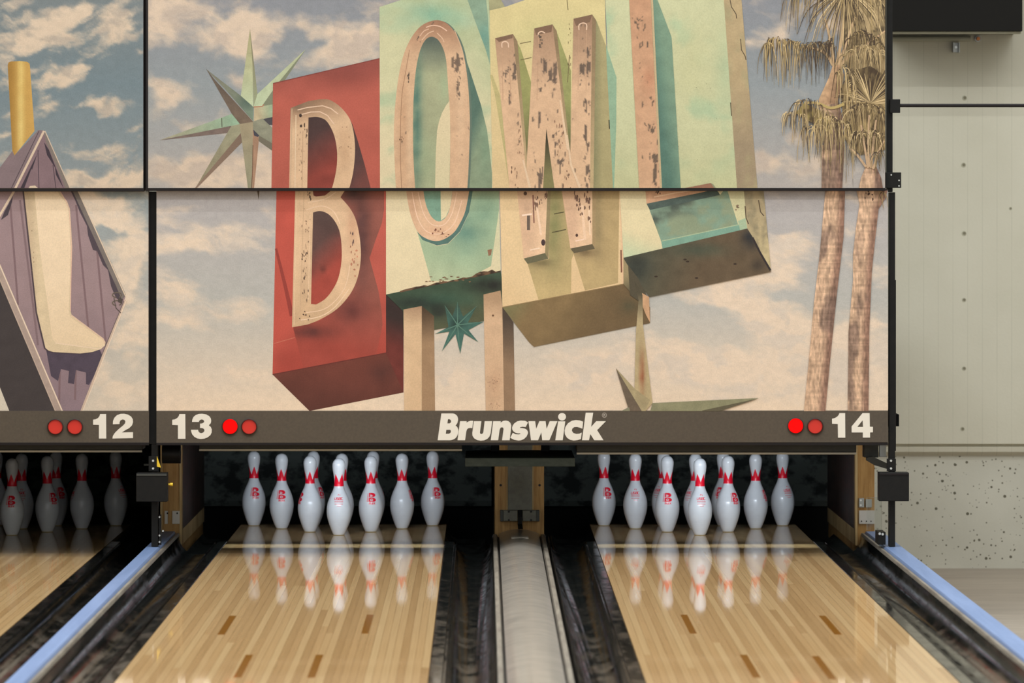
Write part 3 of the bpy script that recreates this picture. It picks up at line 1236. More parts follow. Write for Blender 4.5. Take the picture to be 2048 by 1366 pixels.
class Print:
    def __init__(s, x0, y0, x1, y1, Y, density=1.0):
        s.density = density
        s.r = (x0, y0, x1, y1)
        s.Y = Y
        s.v, s.f, s.c = [], [], []
        s.z = 0.0
        s.sub = 0
        s.boxes = []

    def flush(s):
        s.z += 3.5e-5 + 8e-6 * len(s.boxes)
        s.boxes = []
        s.sub = 0

    def _emit(s, xs, ys, faces, cols):
        off = len(s.v)
        d = s.Y - .0004 - s.z - s.sub * 8e-6
        for x, y in zip(xs, ys):
            s.v.append(((x - VX) * s.Y / FPX, d, H - (y - VY) * s.Y / FPX))
        cl = np.clip(np.asarray(cols, float) / 255, 0, 1)
        g = cl @ np.array((.3, .59, .11))[:, None]
        cl = g + (cl - g) * .88
        cl = np.where(cl <= .04045, cl / 12.92, ((cl + .055) / 1.055) ** 2.4)
        s.c.extend((cl * s.density).tolist())
        s.f.extend([tuple(i + off for i in fc) for fc in faces])

    def sky(s, fn, step=3.0):
        x0, y0, x1, y1 = s.r
        nx, ny = int((x1 - x0) / step) + 1, int((y1 - y0) / step) + 1
        X, Y = np.meshgrid(np.linspace(x0, x1, nx), np.linspace(y0, y1, ny))
        c = fn(X, Y).reshape(-1, 3)
        idx = np.arange(nx * ny).reshape(ny, nx)
        q = np.stack([idx[:-1, :-1], idx[1:, :-1], idx[1:, 1:], idx[:-1, 1:]], -1).reshape(-1, 4)
        s._emit(X.ravel(), Y.ravel(), q.tolist(), c)
        s.flush()

    def poly(s, pts, col, grid=None, keep=False):
        """one printed shape, clipped to the panel"""
        if not callable(col):
            cc = col
            grid = None
        elif grid is None:
            grid = 9
        x0, y0, x1, y1 = s.r
        pts = [(float(p[0]), float(p[1])) for p in pts]
        bx = [min(p[0] for p in pts), min(p[1] for p in pts), max(p[0] for p in pts), max(p[1] for p in pts)]
        if bx[0] >= x1 or bx[2] <= x0 or bx[1] >= y1 or bx[3] <= y0:
            return
        s.sub = 0
        if keep:      # pieces of one batch that overlap lie a hair above each other
            while s.sub < len(s.boxes) and any(q[0] < bx[2] and q[2] > bx[0] and q[1] < bx[3] and q[3] > bx[1] for q in s.boxes[s.sub]):
                s.sub += 1
            if s.sub == len(s.boxes):
                s.boxes.append([])
            s.boxes[s.sub].append(bx)
        bm = bmesh.new()
        vs = [bm.verts.new((p[0], p[1], 0)) for p in pts]
        for a in tessellate_polygon([[Vector((p[0], p[1], 0)) for p in pts]]):
            try:
                bm.faces.new([vs[i] for i in a])
            except ValueError:
                pass
        for ax, lim, sg in ((0, x0, -1), (0, x1, 1), (1, y0, -1), (1, y1, 1)):
            if (sg < 0 and bx[ax] < lim) or (sg > 0 and bx[ax + 2] > lim):
                n = Vector((sg, 0, 0)) if ax == 0 else Vector((0, sg, 0))
                co = Vector((lim, 0, 0)) if ax == 0 else Vector((0, lim, 0))
                bmesh.ops.bisect_plane(bm, geom=bm.verts[:] + bm.edges[:] + bm.faces[:], plane_co=co, plane_no=n, clear_outer=True)
        if grid:
            for ax in (0, 1):
                lo, hi = max(bx[ax], s.r[ax]), min(bx[ax + 2], s.r[ax + 2])
                t = lo + grid * .5
                while t < hi:
                    n = Vector((1, 0, 0)) if ax == 0 else Vector((0, 1, 0))
                    bmesh.ops.bisect_plane(bm, geom=bm.verts[:] + bm.edges[:] + bm.faces[:], plane_co=n * t, plane_no=n)
                    t += grid
        bm.verts.index_update()
        xs = np.array([v.co.x for v in bm.verts])
        ys = np.array([v.co.y for v in bm.verts])
        fs = []
        for f in bm.faces:
            ix = [v.index for v in f.verts]
            if f.normal.z > 0:        # image y points down, so flip for an outward face
                ix.reverse()
            fs.append(ix)
        bm.free()
        if not len(xs):
            return
        cols = col(xs, ys) if callable(col) else np.tile(np.array(cc, float), (len(xs), 1))
        s._emit(xs, ys, fs, cols)
        if not keep:
            s.flush()

    def line(s, pts, w, col, w2=None, keep=False):
        w2 = w if w2 is None else w2
        n = len(pts)
        L, Rr = [], []
        for i, p in enumerate(pts):
            a, b = pts[max(i - 1, 0)], pts[min(i + 1, n - 1)]
            d = Vector((b[0] - a[0], b[1] - a[1]))
            if d.length < 1e-6:
                d = Vector((1, 0))
            d.normalize()
            ww = (w + (w2 - w) * i / (n - 1)) / 2
            L.append((p[0] - d.y * ww, p[1] + d.x * ww))
            Rr.append((p[0] + d.y * ww, p[1] - d.x * ww))
        s.poly(L + Rr[::-1], col, keep=keep)

    def flecks(s, cx, cy, rx, ry, n, col, seed, w=(1.2, 3.5), h=(3, 11)):
        r = random.Random(seed)
        for _ in range(n):
            x, y = r.gauss(cx, rx / 2), r.gauss(cy, ry / 2)
            if abs(x - cx) > rx or abs(y - cy) > ry:
                continue
            a, b = r.uniform(*w), r.uniform(*h)
            k = [(x + a / 2 * math.cos(t) * r.uniform(.55, 1.2), y + b / 2 * math.sin(t) * r.uniform(.6, 1.2)) for t in np.linspace(0, 6.283, 9)[:-1]]
            v = r.uniform(.85, 1.15)
            s.poly(k, tuple(q * v for q in col), keep=True)
        s.flush()

    def build(s, parent):
        me = bpy.data.meshes.new('printed_mural')
        me.from_pydata(s.v, [], s.f)
        at = me.attributes.new('ink', 'FLOAT_COLOR', 'POINT')
        c = np.ones((len(s.v), 4), np.float32)
        c[:, :3] = np.array(s.c, np.float32)
        at.data.foreach_set('color', c.ravel())
        me.update()
        return link('printed_mural', me, M['ink'], parent)


def clouds(top, mid, bot, y0, y1, blobs, cloud, seed, sx=70, sy=38, streak=0.0, grey=(150, 150, 152), nw=2.6, lo=.05, hi=.95):
    def f(x, y):
        t = np.clip((y - y0) / (y1 - y0), 0, 1)[..., None]
        c = np.where(t < .5, np.array(top) * (1 - 2 * t) + np.array(mid) * 2 * t, np.array(mid) * (2 - 2 * t) + np.array(bot) * (2 * t - 1))
        wx = x + 40 * (fbm(x / 50, y / 50, seed + 3, 5) - .5)
        wy = y + 34 * (fbm(x / 50 + 9, y / 50, seed + 4, 5) - .5)
        d = np.zeros(x.shape)
        for cx, cy, rx, ry, ang, amp in blobs:
            ca, sa = math.cos(R(ang)), math.sin(R(ang))
            u, v = (wx - cx) * ca + (wy - cy) * sa, -(wx - cx) * sa + (wy - cy) * ca
            d = d + amp * np.exp(-((u / rx) ** 2 + (v / ry) ** 2))
        n = fbm((wx + streak * wy) / sx, wy / sy, seed, 7, .58)
        d = d + nw * (n - .5)
        k = sstep(lo, hi, d)[..., None]
        c = c * (1 - k) + np.array(cloud) * k
        sh = sstep(.46, .66, fbm(wx / 40 + 40, wy / 26, seed + 11, 6, .55))[..., None] * .40 * k
        c = c * (1 - sh) + np.array(grey) * sh
        return c * (1 + .07 * (fbm(x / 9, y / 6, seed + 5, 3) - .5))[..., None]
    return f


TAN = (228, 186, 147)
RUST = (116, 96, 82)

# ---- upper wide panel
P = Print(296, -260, 1770, 376, YU, .79)
P.sky(clouds((142, 142, 150), (152, 158, 162), (186, 176, 170), -40, 376, [
    (460, 70, 95, 50, 0, 1.1), (390, 25, 60, 26, 20, .6), (690, 80, 90, 60, -25, 1.3), (320, 40, 40, 40, 0, .9), (325, 180, 42, 55, 0, .9), (480, 160, 40, 22, 0, .5),
    (420, 250, 70, 26, 0, .55), (470, 350, 130, 40, 0, 1.3), (330, 350, 60, 28, 0, .8), (560, 280, 60, 60, 0, .8),
    (1560, 55, 60, 30, -25, .7), (1520, 130, 50, 24, 0, .1), (1540, 250, 60, 20, -20, .4), (1560, 330, 110, 28, 0, .6), (1700, 60, 80, 40, 0, .5), (640, 5, 110, 26, 0, -.6), (350, 110, 50, 36, 20, -.8), (380, 290, 60, 20, 0, -.5), (620, 90, 40, 14, -20, -.7), (580, 70, 24, 18, 0, -.6)],
    (226, 200, 176), 21, 80, 46, 0, (172, 158, 152), 2.2))


def upstar(P):
    P.poly([(612, 98), (515, 188), (506, 214), (524, 212), (560, 168)], G((186, 190, 150), ('lin', 600, 110, 520, 205, (192, 204, 166)), ('noise', 9, .2, 3)))
    P.poly([(612, 98), (556, 166), (524, 212), (549, 212), (549, 190), (566, 166)], (134, 138, 112))
    P.poly([(500, 57), (481.6, 192), (506.5, 214.5), (505, 120)], G((180, 172, 128), ('lin', 500, 90, 500, 205, (196, 206, 166)), ('noise', 12, .15, 5)))
    P.poly([(500, 57), (505, 130), (507, 214), (515, 188)], G((138, 130, 100), ('lin', 505, 90, 510, 205, (160, 165, 130))))
    P.poly([(508, 214), (524, 212), (545, 209), (545, 238), (524, 238), (508, 244)], G((198, 178, 142), ('lin', 515, 220, 545, 215, (158, 180, 146)), ('noise', 8, .2, 2)))
    P.line([(507, 214), (524, 213), (528, 209)], 2, (188, 120, 90))
    P.poly([(526, 238), (545, 234), (545, 250), (538, 250)], (84, 80, 84))
    P.poly([(506, 243), (525, 237), (545, 256), (545, 290), (518, 272), (506, 259)], G((150, 148, 126), ('noise', 8, .25, 7)))
    P.poly([(518, 271), (545, 287), (545, 302), (517, 282)], (122, 114, 98))
    P.poly([(320, 280), (466, 227), (481, 248), (462, 252)], G((152, 182, 152), ('lin', 470, 240, 330, 278, (170, 160, 132)), ('noise', 7, .3, 4)))
    P.line([(443.5, 236), (444, 254)], 1.6, (90, 90, 76))
    P.poly([(320, 280.5), (463, 251.5), (456, 266)], G((130, 110, 102), ('noise', 9, .25, 4)))
    P.poly([(391, 376), (462.5, 252), (480, 248), (483, 267), (474, 278)], G((160, 155, 126), ('lin', 470, 255, 400, 370, (150, 138, 110)), ('noise', 10, .2, 5)))
    P.poly([(389, 377), (481.6, 266), (484, 285), (393, 377)], G((134, 110, 94), ('lin', 480, 280, 400, 370, (150, 122, 104))))
    P.poly([(479, 248), (506, 243), (505, 377), (496, 377), (482, 268)], G((168, 152, 122), ('lin', 490, 260, 500, 360, (156, 150, 122)), ('noise', 9, .2, 6)))
    P.poly([(506, 244), (506, 260), (517, 272), (517.5, 283), (508, 377), (504.5, 377)], G((172, 132, 106), ('noise', 10, .25, 2)))
    P.poly([(506.5, 259), (518.5, 271), (516, 274), (508, 271)], (76, 74, 84))
    P.line([(506, 290), (505, 340), (503, 376)], 1.3, (118, 78, 62))
    P.poly([(412, 138), (481, 191), (507, 214), (507, 243), (450, 178)], G((132, 130, 112), ('lin', 440, 160, 500, 225, (124, 140, 120)), ('blob', 492, 206, 14, 12, (80, 100, 92), .8), ('noise', 9, .3, 4)))
    P.poly([(412, 137), (430, 160), (506.5, 243.5), (480, 248), (464, 228)], G((112, 96, 84), ('lin', 440, 180, 480, 245, (126, 106, 90)), ('noise', 8, .25, 8)))


upstar(P)
# red box
P.poly([(546, 167), (760, 117), (760, 377), (543, 377)], G((196, 96, 80), ('lin', 650, 200, 640, 120, (158, 80, 70)), ('blob', 700, 140, 70, 26, (140, 70, 64), .5), ('noise', 40, .14, 2)))
P.line([(546, 167), (760, 117)], 2, (142, 70, 62))
B_up = [(581, 216), (616, 202.5)] + smooth([(630, 200), (645, 198.4), (661, 200.5), (682, 215), (700, 239), (708, 270), (710, 305), (706, 346), (697, 381), (685, 410)], 4, False) + [(578, 410)]
P.poly([(700, 239), (705, 249), (715, 280), (729, 328), (742, 379), (690, 379), (706, 330)], G((124, 72, 66), ('lin', 735, 350, 708, 330, (92, 66, 64)), ('noise', 14, .15, 2)))
P.poly(B_up, G(TAN, ('lin', 640, 250, 630, 200, (160, 122, 94)), ('blob', 600, 212, 22, 12, (130, 104, 84), .6), ('blob', 690, 300, 16, 50, (206, 160, 120), .5), ('noise', 16, .12, 3)), 6)
P.poly([(617, 235)] + smooth([(630, 233.5), (640, 235), (653, 242), (665, 262), (672, 286), (674.5, 315), (671.5, 346), (663, 379), (650, 405)], 4, False) + [(614, 405)],
       G((86, 62, 60), ('lin', 625, 270, 662, 330, (154, 68, 58)), ('lin', 640, 262, 640, 236, (82, 62, 60)), ('noise', 18, .2, 5)), 6)
for l, w, c in (([(595, 220), (615, 215), (645, 211.5), (662, 217), (676, 228)], 2, (240, 200, 170)), ([(603, 229), (622, 224), (640, 223.5), (655, 231), (668, 248)], 2, (240, 200, 170)),
                ([(592, 230), (591, 290), (590, 377)], 1.6, (238, 206, 170)), ([(606, 262), (604, 377)], 1.2, (198, 158, 122)), ([(584, 217), (581, 377)], 1.6, (208, 172, 138))):
    P.line(l, w, c)
P.flecks(602, 300, 8, 70, 18, (158, 126, 100), 3, (1, 2.2), (2, 8))
P.flecks(612, 268, 5, 30, 10, (110, 86, 70), 4)
P.flecks(690, 290, 14, 40, 9, (150, 110, 84), 6, (1, 3), (2, 5))
for q in ((601, 231, 3), (602, 252, 2.4)):
    P.poly(arcpts(q[0], q[1], q[2], q[2] * 1.2, 0, 330, 8), (72, 56, 50))
# O box
P.poly([(759, 14), (805, -1), (815, -40), (975, -40), (978, 0), (980, 60), (985, 377), (760, 377)], G((212, 206, 162), ('lin', 800, 90, 850, 20, (182, 190, 146)), ('lin', 790, 150, 775, 300, (230, 211, 170)),
       ('patch', 60, 40, .55, .78, (186, 198, 158), 31), ('blob', 866, 28, 46, 20, (126, 176, 150), .7), ('blob', 900, 40, 40, 20, (150, 190, 160), .5), ('blob', 940, 140, 34, 60, (214, 206, 164), .5), ('noise', 12, .08, 4)))
P.poly([(925, -40), (968, -40), (976, 34), (980, 130), (971, 98), (950, 42), (935, 0)], G((142, 168, 142), ('blob', 968, 80, 16, 30, (106, 160, 146), .7), ('noise', 12, .15, 4)), 6)
P.poly([(919, 84), (927, 104), (939, 139), (962, 210), (974, 260), (979, 300), (984, 345), (984, 377), (930, 377), (938, 280), (935, 170)], G((140, 156, 126), ('lin', 966, 270, 940, 260, (92, 120, 106)), ('blob', 970, 300, 12, 50, (128, 158, 128), .6), ('noise', 14, .18, 4)), 6)
O_out = smooth([(800, 430), (792, 377), (788, 283.6), (789, 231), (793.7, 178), (801.6, 130.7), (812, 96.4), (828, 67.4), (846.4, 49), (870, 40.6), (888.6, 44), (904, 57), (917.6, 79), (928, 112), (936, 167.6), (939.5, 231), (939, 283.6), (934.7, 377), (926, 430)], 4, False)
O_in = smooth([(838, 430), (830.6, 377), (826.7, 310), (826, 244), (827.5, 191), (832, 138.6), (840, 101.7), (850, 81), (862, 73.5), (875.4, 79), (886, 96.4), (892.6, 122.8), (896.5, 178), (899.7, 231), (900.5, 283.6), (898.6, 377), (892, 430)], 4, False)
P.poly([(p[0] + 4, p[1] + 1) for p in O_out if p[0] > 860], (106, 124, 110))
P.poly(O_out, G((222, 178, 140), ('lin', 870, 110, 870, 42, (170, 122, 94)), ('blob', 806, 250, 9, 140, (208, 160, 122), .7), ('blob', 922, 230, 9, 120, (232, 190, 152), .7), ('blob', 820, 300, 6, 90, (232, 192, 154), .7), ('noise', 16, .12, 3), ('peel', [(912, 126, 11, 18, 1.1), (917, 168, 5, 26, .6), (817, 155, 5, 16, .6), (803, 277, 6, 12, .5)], 5, 13, RUST, 8)), 2.5)
P.poly(O_in, G((172, 174, 136), ('lin', 862, 150, 862, 78, (96, 106, 96)), ('blob', 833, 240, 11, 160, (96, 130, 114), 1.0), ('blob', 888, 170, 8, 30, (164, 182, 142), .6), ('blob', 856, 330, 20, 50, (156, 172, 134), .6), ('noise', 22, .14, 4)), 6)
P.poly([(870, 380), (871.5, 310), (874, 262.5), (878, 243), (884, 226), (892, 211), (898.8, 202), (900, 231), (900.5, 283), (898.6, 380)], G((230, 208, 166), ('lin', 880, 230, 880, 376, (222, 206, 164))))
for l, w, c in (([(819, 100), (812, 140), (803, 200), (801, 300), (803, 376)], 1.3, (176, 132, 100)), ([(852, 55), (864, 51), (880, 53), (894, 62)], 2.2, (236, 190, 162)), ([(840, 72), (848, 62), (858, 58)], 2, (226, 180, 150)),
                ([(844, 80), (856, 67), (868, 62)], 1.8, (230, 186, 154)), ([(874, 66), (884, 76), (888, 84)], 1.8, (230, 186, 154)), ([(909, 60), (926, 110), (933, 200), (935, 280)], 1.2, (226, 184, 148))):
    P.line(smooth(l, 3, False), w, c)
P.flecks(918, 170, 5, 34, 12, RUST, 9, (1, 2.4), (3, 10))
P.flecks(817, 155, 4, 14, 7, RUST, 10, (1, 2.4), (3, 9))
P.flecks(803, 277, 6, 12, 8, (130, 96, 76), 11, (1, 3), (2, 6))
P.flecks(838, 76, 4, 8, 6, RUST, 12, (1.2, 3), (3, 7))
P.flecks(880, 130, 100, 180, 30, (150, 140, 112), 13, (.8, 1.6), (.8, 1.8))
# W box
P.poly([(975, -40), (1000, -40), (1002, 0), (1010, 14), (979, 21)], G((170, 164, 122), ('noise', 9, .2, 4)))
P.poly([(979, 21), (1010, 14), (1050, 0), (1060, -40), (1209, -40), (1212, 80), (1226, 377), (985, 377)], G((224, 204, 144), ('lin', 1100, 60, 1010, 377, (230, 197, 146)), ('blob', 1090, 70, 70, 30, (206, 198, 136), .6), ('blob', 1140, 200, 16, 140, (226, 206, 150), .6), ('noise', 22, .08, 4)))
# L box face
P.poly([(1209, -40), (1446, -40), (1447.6, 0), (1474, 377), (1226, 377)], G((208, 207, 162), ('patch', 70, 55, .50, .68, (178, 200, 160), 51), ('lin', 1300, 250, 1300, 377, (200, 198, 150)), ('blob', 1385, 130, 60, 90, (204, 200, 150), .6), ('blob', 1450, 150, 20, 80, (172, 190, 150), .5), ('noise', 14, .07, 4)))
P.poly([(1446, -40), (1480, -40), (1483, 0), (1515, 377), (1474, 377), (1447.6, 0)], G((192, 166, 124), ('lin', 1470, 150, 1490, 300, (168, 146, 116)), ('patch', 18, 40, .5, .7, (176, 160, 120), 12), ('noise', 12, .15, 4)))
for l in ([(1460, 0), (1463, 14), (1472, 28), (1473, 37)], [(1481, 78), (1483, 100), (1490, 112), (1492, 120)], [(1461, 205), (1463, 232)]):
    P.line(l, 1.6, (86, 70, 56))
# W shadows
P.poly([(1188, 37), (1193, 41.7), (1212, 92), (1214, 139), (1226, 377), (1182, 377)], G((178, 164, 116), ('lin', 1205, 250, 1188, 250, (146, 140, 100)), ('noise', 16, .1, 4)))
P.poly([(1212, 90), (1233, 155), (1232.5, 250), (1228, 377), (1226, 377), (1214, 139)], G((150, 182, 150), ('noise', 10, .1, 4)), 6)
P.line([(1218, 240), (1219, 258)], 2, (70, 60, 48))
for pl in ([(1030, 78), (1041, 97), (1062, 164), (1056, 278), (1052, 345), (1040, 250)], [(1109, 58), (1113.5, 64), (1142, 142), (1141, 306), (1139, 331), (1120, 180)]):
    P.poly(pl, G((160, 158, 96), ('lin', 1060, 200, 1054, 330, (104, 98, 66)), ('noise', 10, .15, 4)) if pl[0][0] < 1100 else G((160, 160, 98), ('lin', 1136, 200, 1140, 330, (100, 94, 64)), ('noise', 10, .15, 4)), 6)
P.poly([(980, 150), (985, 150), (1000, 190), (1012, 290), (1019, 377), (1008, 300), (990, 190)], G((196, 180, 122), ('noise', 10, .1, 4)))
for l in ([(1040, 87), (1062, 83)], [(1041, 120), (1063, 115)], [(1134, 0), (1136, 20)], [(1139, 110), (1135, 165)]):
    P.line(l, 1.5, (128, 112, 76))
P.flecks(1138, 90, 5, 80, 14, (120, 100, 66), 14, (1, 2), (2, 7))
# W letter with its sides
WPEEL = [(1015, 148, 8, 26, 1), (1028, 142, 6, 36, 1), (1098, 138, 16, 26, 1), (1084, 180, 8, 26, .9), (1108, 150, 9, 40, .9), (1166, 130, 7, 48, .9), (1177, 128, 7, 52, 1), (1019, 200, 4, 30, .6), (1172, 240, 8, 60, .75), (1080, 240, 14, 20, .5),
         (1118, 280, 12, 70, .55), (1173, 345, 9, 40, .85), (1078, 350, 9, 36, .75), (1040, 280, 10, 60, .45), (1135, 355, 10, 30, .5)]
for pl in ([(1026, 68), (1035, 83), (1054, 314), (1052, 346)], [(1105, 48.7), (1113.5, 62), (1141, 312), (1140, 331)], [(1184.4, 29), (1192, 40), (1187, 377), (1180, 377)]):
    P.poly(pl, G((150, 124, 92), ('lin', 1100, 80, 1100, 330, (196, 168, 124)), ('noise', 8, .15, 4)))
for pl in ([(990, 76.5), (1026, 68), (1052.5, 345), (1087, 378), (1019, 378)], [(1068.4, 57), (1105, 48.7), (1140, 331), (1180, 378), (1109, 378), (1092.6, 257), (1086, 378), (1019, 378), (1052.3, 345)],
           [(1147, 37.5), (1184.4, 29), (1180, 378), (1109, 378), (1139.9, 331)]):
    P.poly(pl, G((226, 182, 144), ('lin', 1080, 175, 1080, 50, (172, 134, 106)), ('lin', 1080, 230, 1080, 376, (232, 188, 148)), ('noise', 14, .12, 3), ('peel', WPEEL, 5, 17, (106, 89, 78), 33)), 2.5)
P.poly([(1092.6, 257), (1109, 378), (1086, 378)], G((64, 58, 46), ('lin', 1095, 270, 1097, 350, (138, 130, 84))))
for pl in ([(990, 76.5), (1026, 68), (1025, 76), (998, 84)], [(1068.4, 57), (1105, 48.7), (1103, 64), (1072, 70)], [(1147, 37.5), (1184.4, 29), (1180, 44), (1152, 52)]):
    P.poly(pl, (136, 104, 82))
for l in ([(1004, 95), (1004, 86), (1010, 83), (1016, 86), (1017, 95)], [(1158, 60), (1158, 50), (1166, 46), (1173, 49), (1173, 60)], [(1077, 72), (1077, 66), (1083, 63), (1090, 66)]):
    P.line(smooth(l, 3, False), 2.2, (240, 200, 170))
for l in ([(1158, 60), (1156, 180)], [(1173, 60), (1172, 180)], [(1004, 95), (1006, 200)], [(1017, 95), (1022, 200)], [(1077, 72), (1074, 200)]):
    P.line(l, 1.2, (206, 162, 128))
P.flecks(1080, 80, 5, 30, 10, RUST, 37, (2, 5), (2, 7))
for a in ((1040, 270, 8, 60, 14, 30), (1118, 280, 12, 70, 16, 32), (1135, 355, 10, 30, 12, 36), (1030, 345, 8, 40, 10, 35)):
    P.flecks(a[0], a[1], a[2], a[3], a[4], (150, 112, 88), a[5], (1, 3), (3, 9))
for l in ([(1046, 320), (1060, 376)], [(1134, 270), (1142, 330), (1160, 376)], [(1120, 200), (1136, 300)]):
    P.line(l, 3, (238, 202, 166), 5)
# L letter
P.poly([(1301, -40), (1313, -40), (1315, 0), (1343, 74), (1361.5, 377), (1320, 377)], G((128, 158, 132), ('lin', 1345, 200, 1314, 205, (92, 128, 114)), ('noise', 18, .16, 4)))
P.poly([(1300, -40), (1304, -40), (1324, 377), (1320, 377)], (206, 178, 136))
P.poly([(1256, -40), (1300, -40), (1301.5, 0), (1320, 377), (1278.4, 377), (1258.4, 0)], G((208, 154, 118), ('lin', 1270, 0, 1295, 377, (220, 172, 134)), ('blob', 1298, 160, 14, 30, (206, 140, 106), .6), ('noise', 14, .14, 3), ('peel', [(1280, 60, 9, 40, .75), (1294, 84, 7, 18, .8), (1303, 260, 8, 50, .7), (1309, 335, 8, 50, .9), (1290, 200, 10, 60, .35)], 5, 15, (104, 88, 76), 43)), 2.5)
P.poly([(1365, 377), (1421.4, 366), (1429, 377)], (162, 114, 90))
P.poly([(1421.4, 366), (1427, 369), (1432, 377), (1429, 377)], (150, 150, 116))
P.flecks(1390, 220, 60, 160, 14, (140, 134, 104), 46, (1, 2), (1, 2))


# palms ------------------------------------------------
def trunk(P, pts_l, pts_r, seed):
    out = list(pts_l) + list(reversed(pts_r))

    def f(x, y):
        ys = np.array([p[1] for p in pts_l]); xl = np.interp(y, ys, [p[0] for p in pts_l])
        yr = np.array([p[1] for p in pts_r]); xr = np.interp(y, yr, [p[0] for p in pts_r])
        u = (x - xl) / np.maximum(xr - xl, 1)
        c = np.empty(x.shape + (3,)); c[:] = (208, 168, 136)
        k = sstep(.5, .95, u)[..., None]
        c = c * (1 - k) + np.array((146, 108, 90)) * k
        k = (sstep(.46, .64, fbm(y / 70, u * 1.3, seed, 4)) * .62)[..., None]
        c = c * (1 - k) + np.array((116, 92, 82)) * k
        return c * (1 + .6 * (fbm(x / 2.2, y / 12, seed + 1, 3) - .5) + .16 * (vnoise(x * 0, y / 3.0, seed + 2) - .5))[..., None]
    P.poly(out, f, 2.5)


def strands(P, org, n, ln, spread, cols, seed, droop=1.0, w=(1.6, 3.2)):
    """fan-palm blades hanging from points along the curve org"""
    r = random.Random(seed)
    for i in range(n):
        t = r.random() * (len(org) - 1)
        k = int(t)
        a, b = org[k], org[min(k + 1, len(org) - 1)]
        x, y = a[0] + (b[0] - a[0]) * (t - k), a[1] + (b[1] - a[1]) * (t - k)
        L_ = r.uniform(ln[0] * .7, ln[1])
        x += r.gauss(0, 3)
        y += abs(r.gauss(0, 5)) - 4
        mid_ = (org[0][0] + org[-1][0]) / 2
        dx = r.gauss(0, spread * 1.5) + (x - mid_) * .16
        pts = [(x, y), (x + dx * .45, y + L_ * .10 * droop - 2), (x + dx * .85, y + L_ * .45), (x + dx + r.gauss(0, 2), y + L_)]
        c = r.choice(cols)
        v = r.uniform(.85, 1.12)
        P.line(smooth(pts, 4, False), r.uniform(*w) * .8, tuple(q * v for q in c), .4, keep=True)
        if i % 40 == 39:
            P.flush()
    P.flush()


def fan(P, hub, a0, a1, ln, n, cols, seed, bend=.25, w=2.6):
    r = random.Random(seed)
    for i in range(n):
        a = R(a0 + (a1 - a0) * (i + r.random() * .8) / n)
        L_ = r.uniform(*ln)
        dx, dy = math.cos(a), -math.sin(a)
        pts = [hub, (hub[0] + dx * L_ * .4, hub[1] + dy * L_ * .4), (hub[0] + dx * L_ * .8, hub[1] + dy * L_ * .8 + L_ * bend * .25), (hub[0] + dx * L_, hub[1] + dy * L_ + L_ * bend)]
        c = r.choice(cols)
        v = r.uniform(.85, 1.12)
        P.line(smooth(pts, 3, False), w, tuple(q * v for q in c), .6, keep=True)
    P.flush()


LIGHT, MID, DARK = (212, 182, 132), (162, 136, 94), (86, 70, 56)
trunk(P, [(1644, 290), (1643, 378)], [(1689, 290), (1684, 378)], 61)
trunk(P, [(1636, 205), (1646, 240), (1648, 300)], [(1676, 200), (1686, 240), (1688, 300)], 65)
P.poly([(1658, 154), (1667, 126), (1680, 126), (1688, 150), (1674, 206), (1640, 212), (1637, 200)], G((214, 170, 128), ('lin', 1650, 170, 1684, 180, (150, 112, 84)), ('noise', 6, .4, 4)), 4)
trunk(P, [(1732, 332), (1722, 355), (1717, 378)], [(1752, 332), (1762, 355), (1766, 378)], 66)
P.poly([(1690, 0), (1770, 0), (1770, 180), (1700, 170), (1685, 90)], G((150, 128, 92), ('patch', 14, 12, .45, .6, (96, 80, 60), 70), ('patch', 9, 22, .5, .65, (188, 160, 116), 71)), 4)
P.poly([(1680, 170), (1770, 150), (1770, 300), (1720, 310), (1690, 280)], G((140, 116, 80), ('patch', 10, 26, .45, .6, (88, 72, 56), 72), ('patch', 8, 26, .52, .66, (196, 166, 112), 73)), 4)
# crown stems
for l in ([(1668, 132), (1660, 80), (1650, 36)], [(1674, 130), (1684, 70), (1690, 10), (1690, -30)], [(1678, 130), (1694, 80), (1710, 34)], [(1666, 130), (1652, 108), (1632, 98), (1612, 94)], [(1680, 132), (1700, 110), (1740, 84), (1770, 62)]):
    P.line(smooth(l, 4, False), 7, (208, 170, 128), 3)
fan(P, (1692, -20), 185, 355, (70, 105), 60, [LIGHT, MID, DARK, MID], 80, .5)
strands(P, [(1584, -20), (1620, -34), (1692, -30), (1740, -30), (1766, -20)], 120, (50, 100), 6, [LIGHT, MID, MID, DARK, (178, 150, 96)], 81)
strands(P, [(1540, 84), (1548, 76), (1570, 80), (1592, 84), (1612, 92), (1632, 84)], 34, (40, 90), 6, [DARK, (112, 92, 62)], 82)
strands(P, [(1530, 96), (1546, 74), (1566, 82), (1588, 82), (1606, 88)], 60, (50, 98), 6, [LIGHT, MID, (186, 156, 98), MID, DARK], 83)
strands(P, [(1606, 92), (1630, 86), (1650, 88)], 40, (40, 80), 6, [DARK, DARK, MID], 84)
strands(P, [(1650, 90), (1662, 76), (1668, 96)], 20, (30, 56), 6, [MID, DARK], 85)
strands(P, [(1700, 80), (1720, 60), (1745, 70), (1765, 95)], 60, (40, 70), 8, [DARK, MID, (112, 92, 64)], 86)
strands(P, [(1690, 110), (1715, 90), (1745, 95), (1770, 110)], 70, (40, 80), 9, [LIGHT, MID, MID], 87)
P.poly([(1712, 140), (1740, 132), (1768, 150), (1768, 190), (1742, 206), (1716, 186)], G((84, 68, 52), ('patch', 6, 14, .45, .6, (120, 100, 70), 76), ('noise', 8, .3, 4)), 3)
fan(P, (1740, 206), -5, 75, (50, 86), 26, [LIGHT, MID, DARK], 88, .05, 2.2)
fan(P, (1740, 206), 70, 180, (44, 84), 34, [DARK, MID, LIGHT], 89, .1, 2.2)
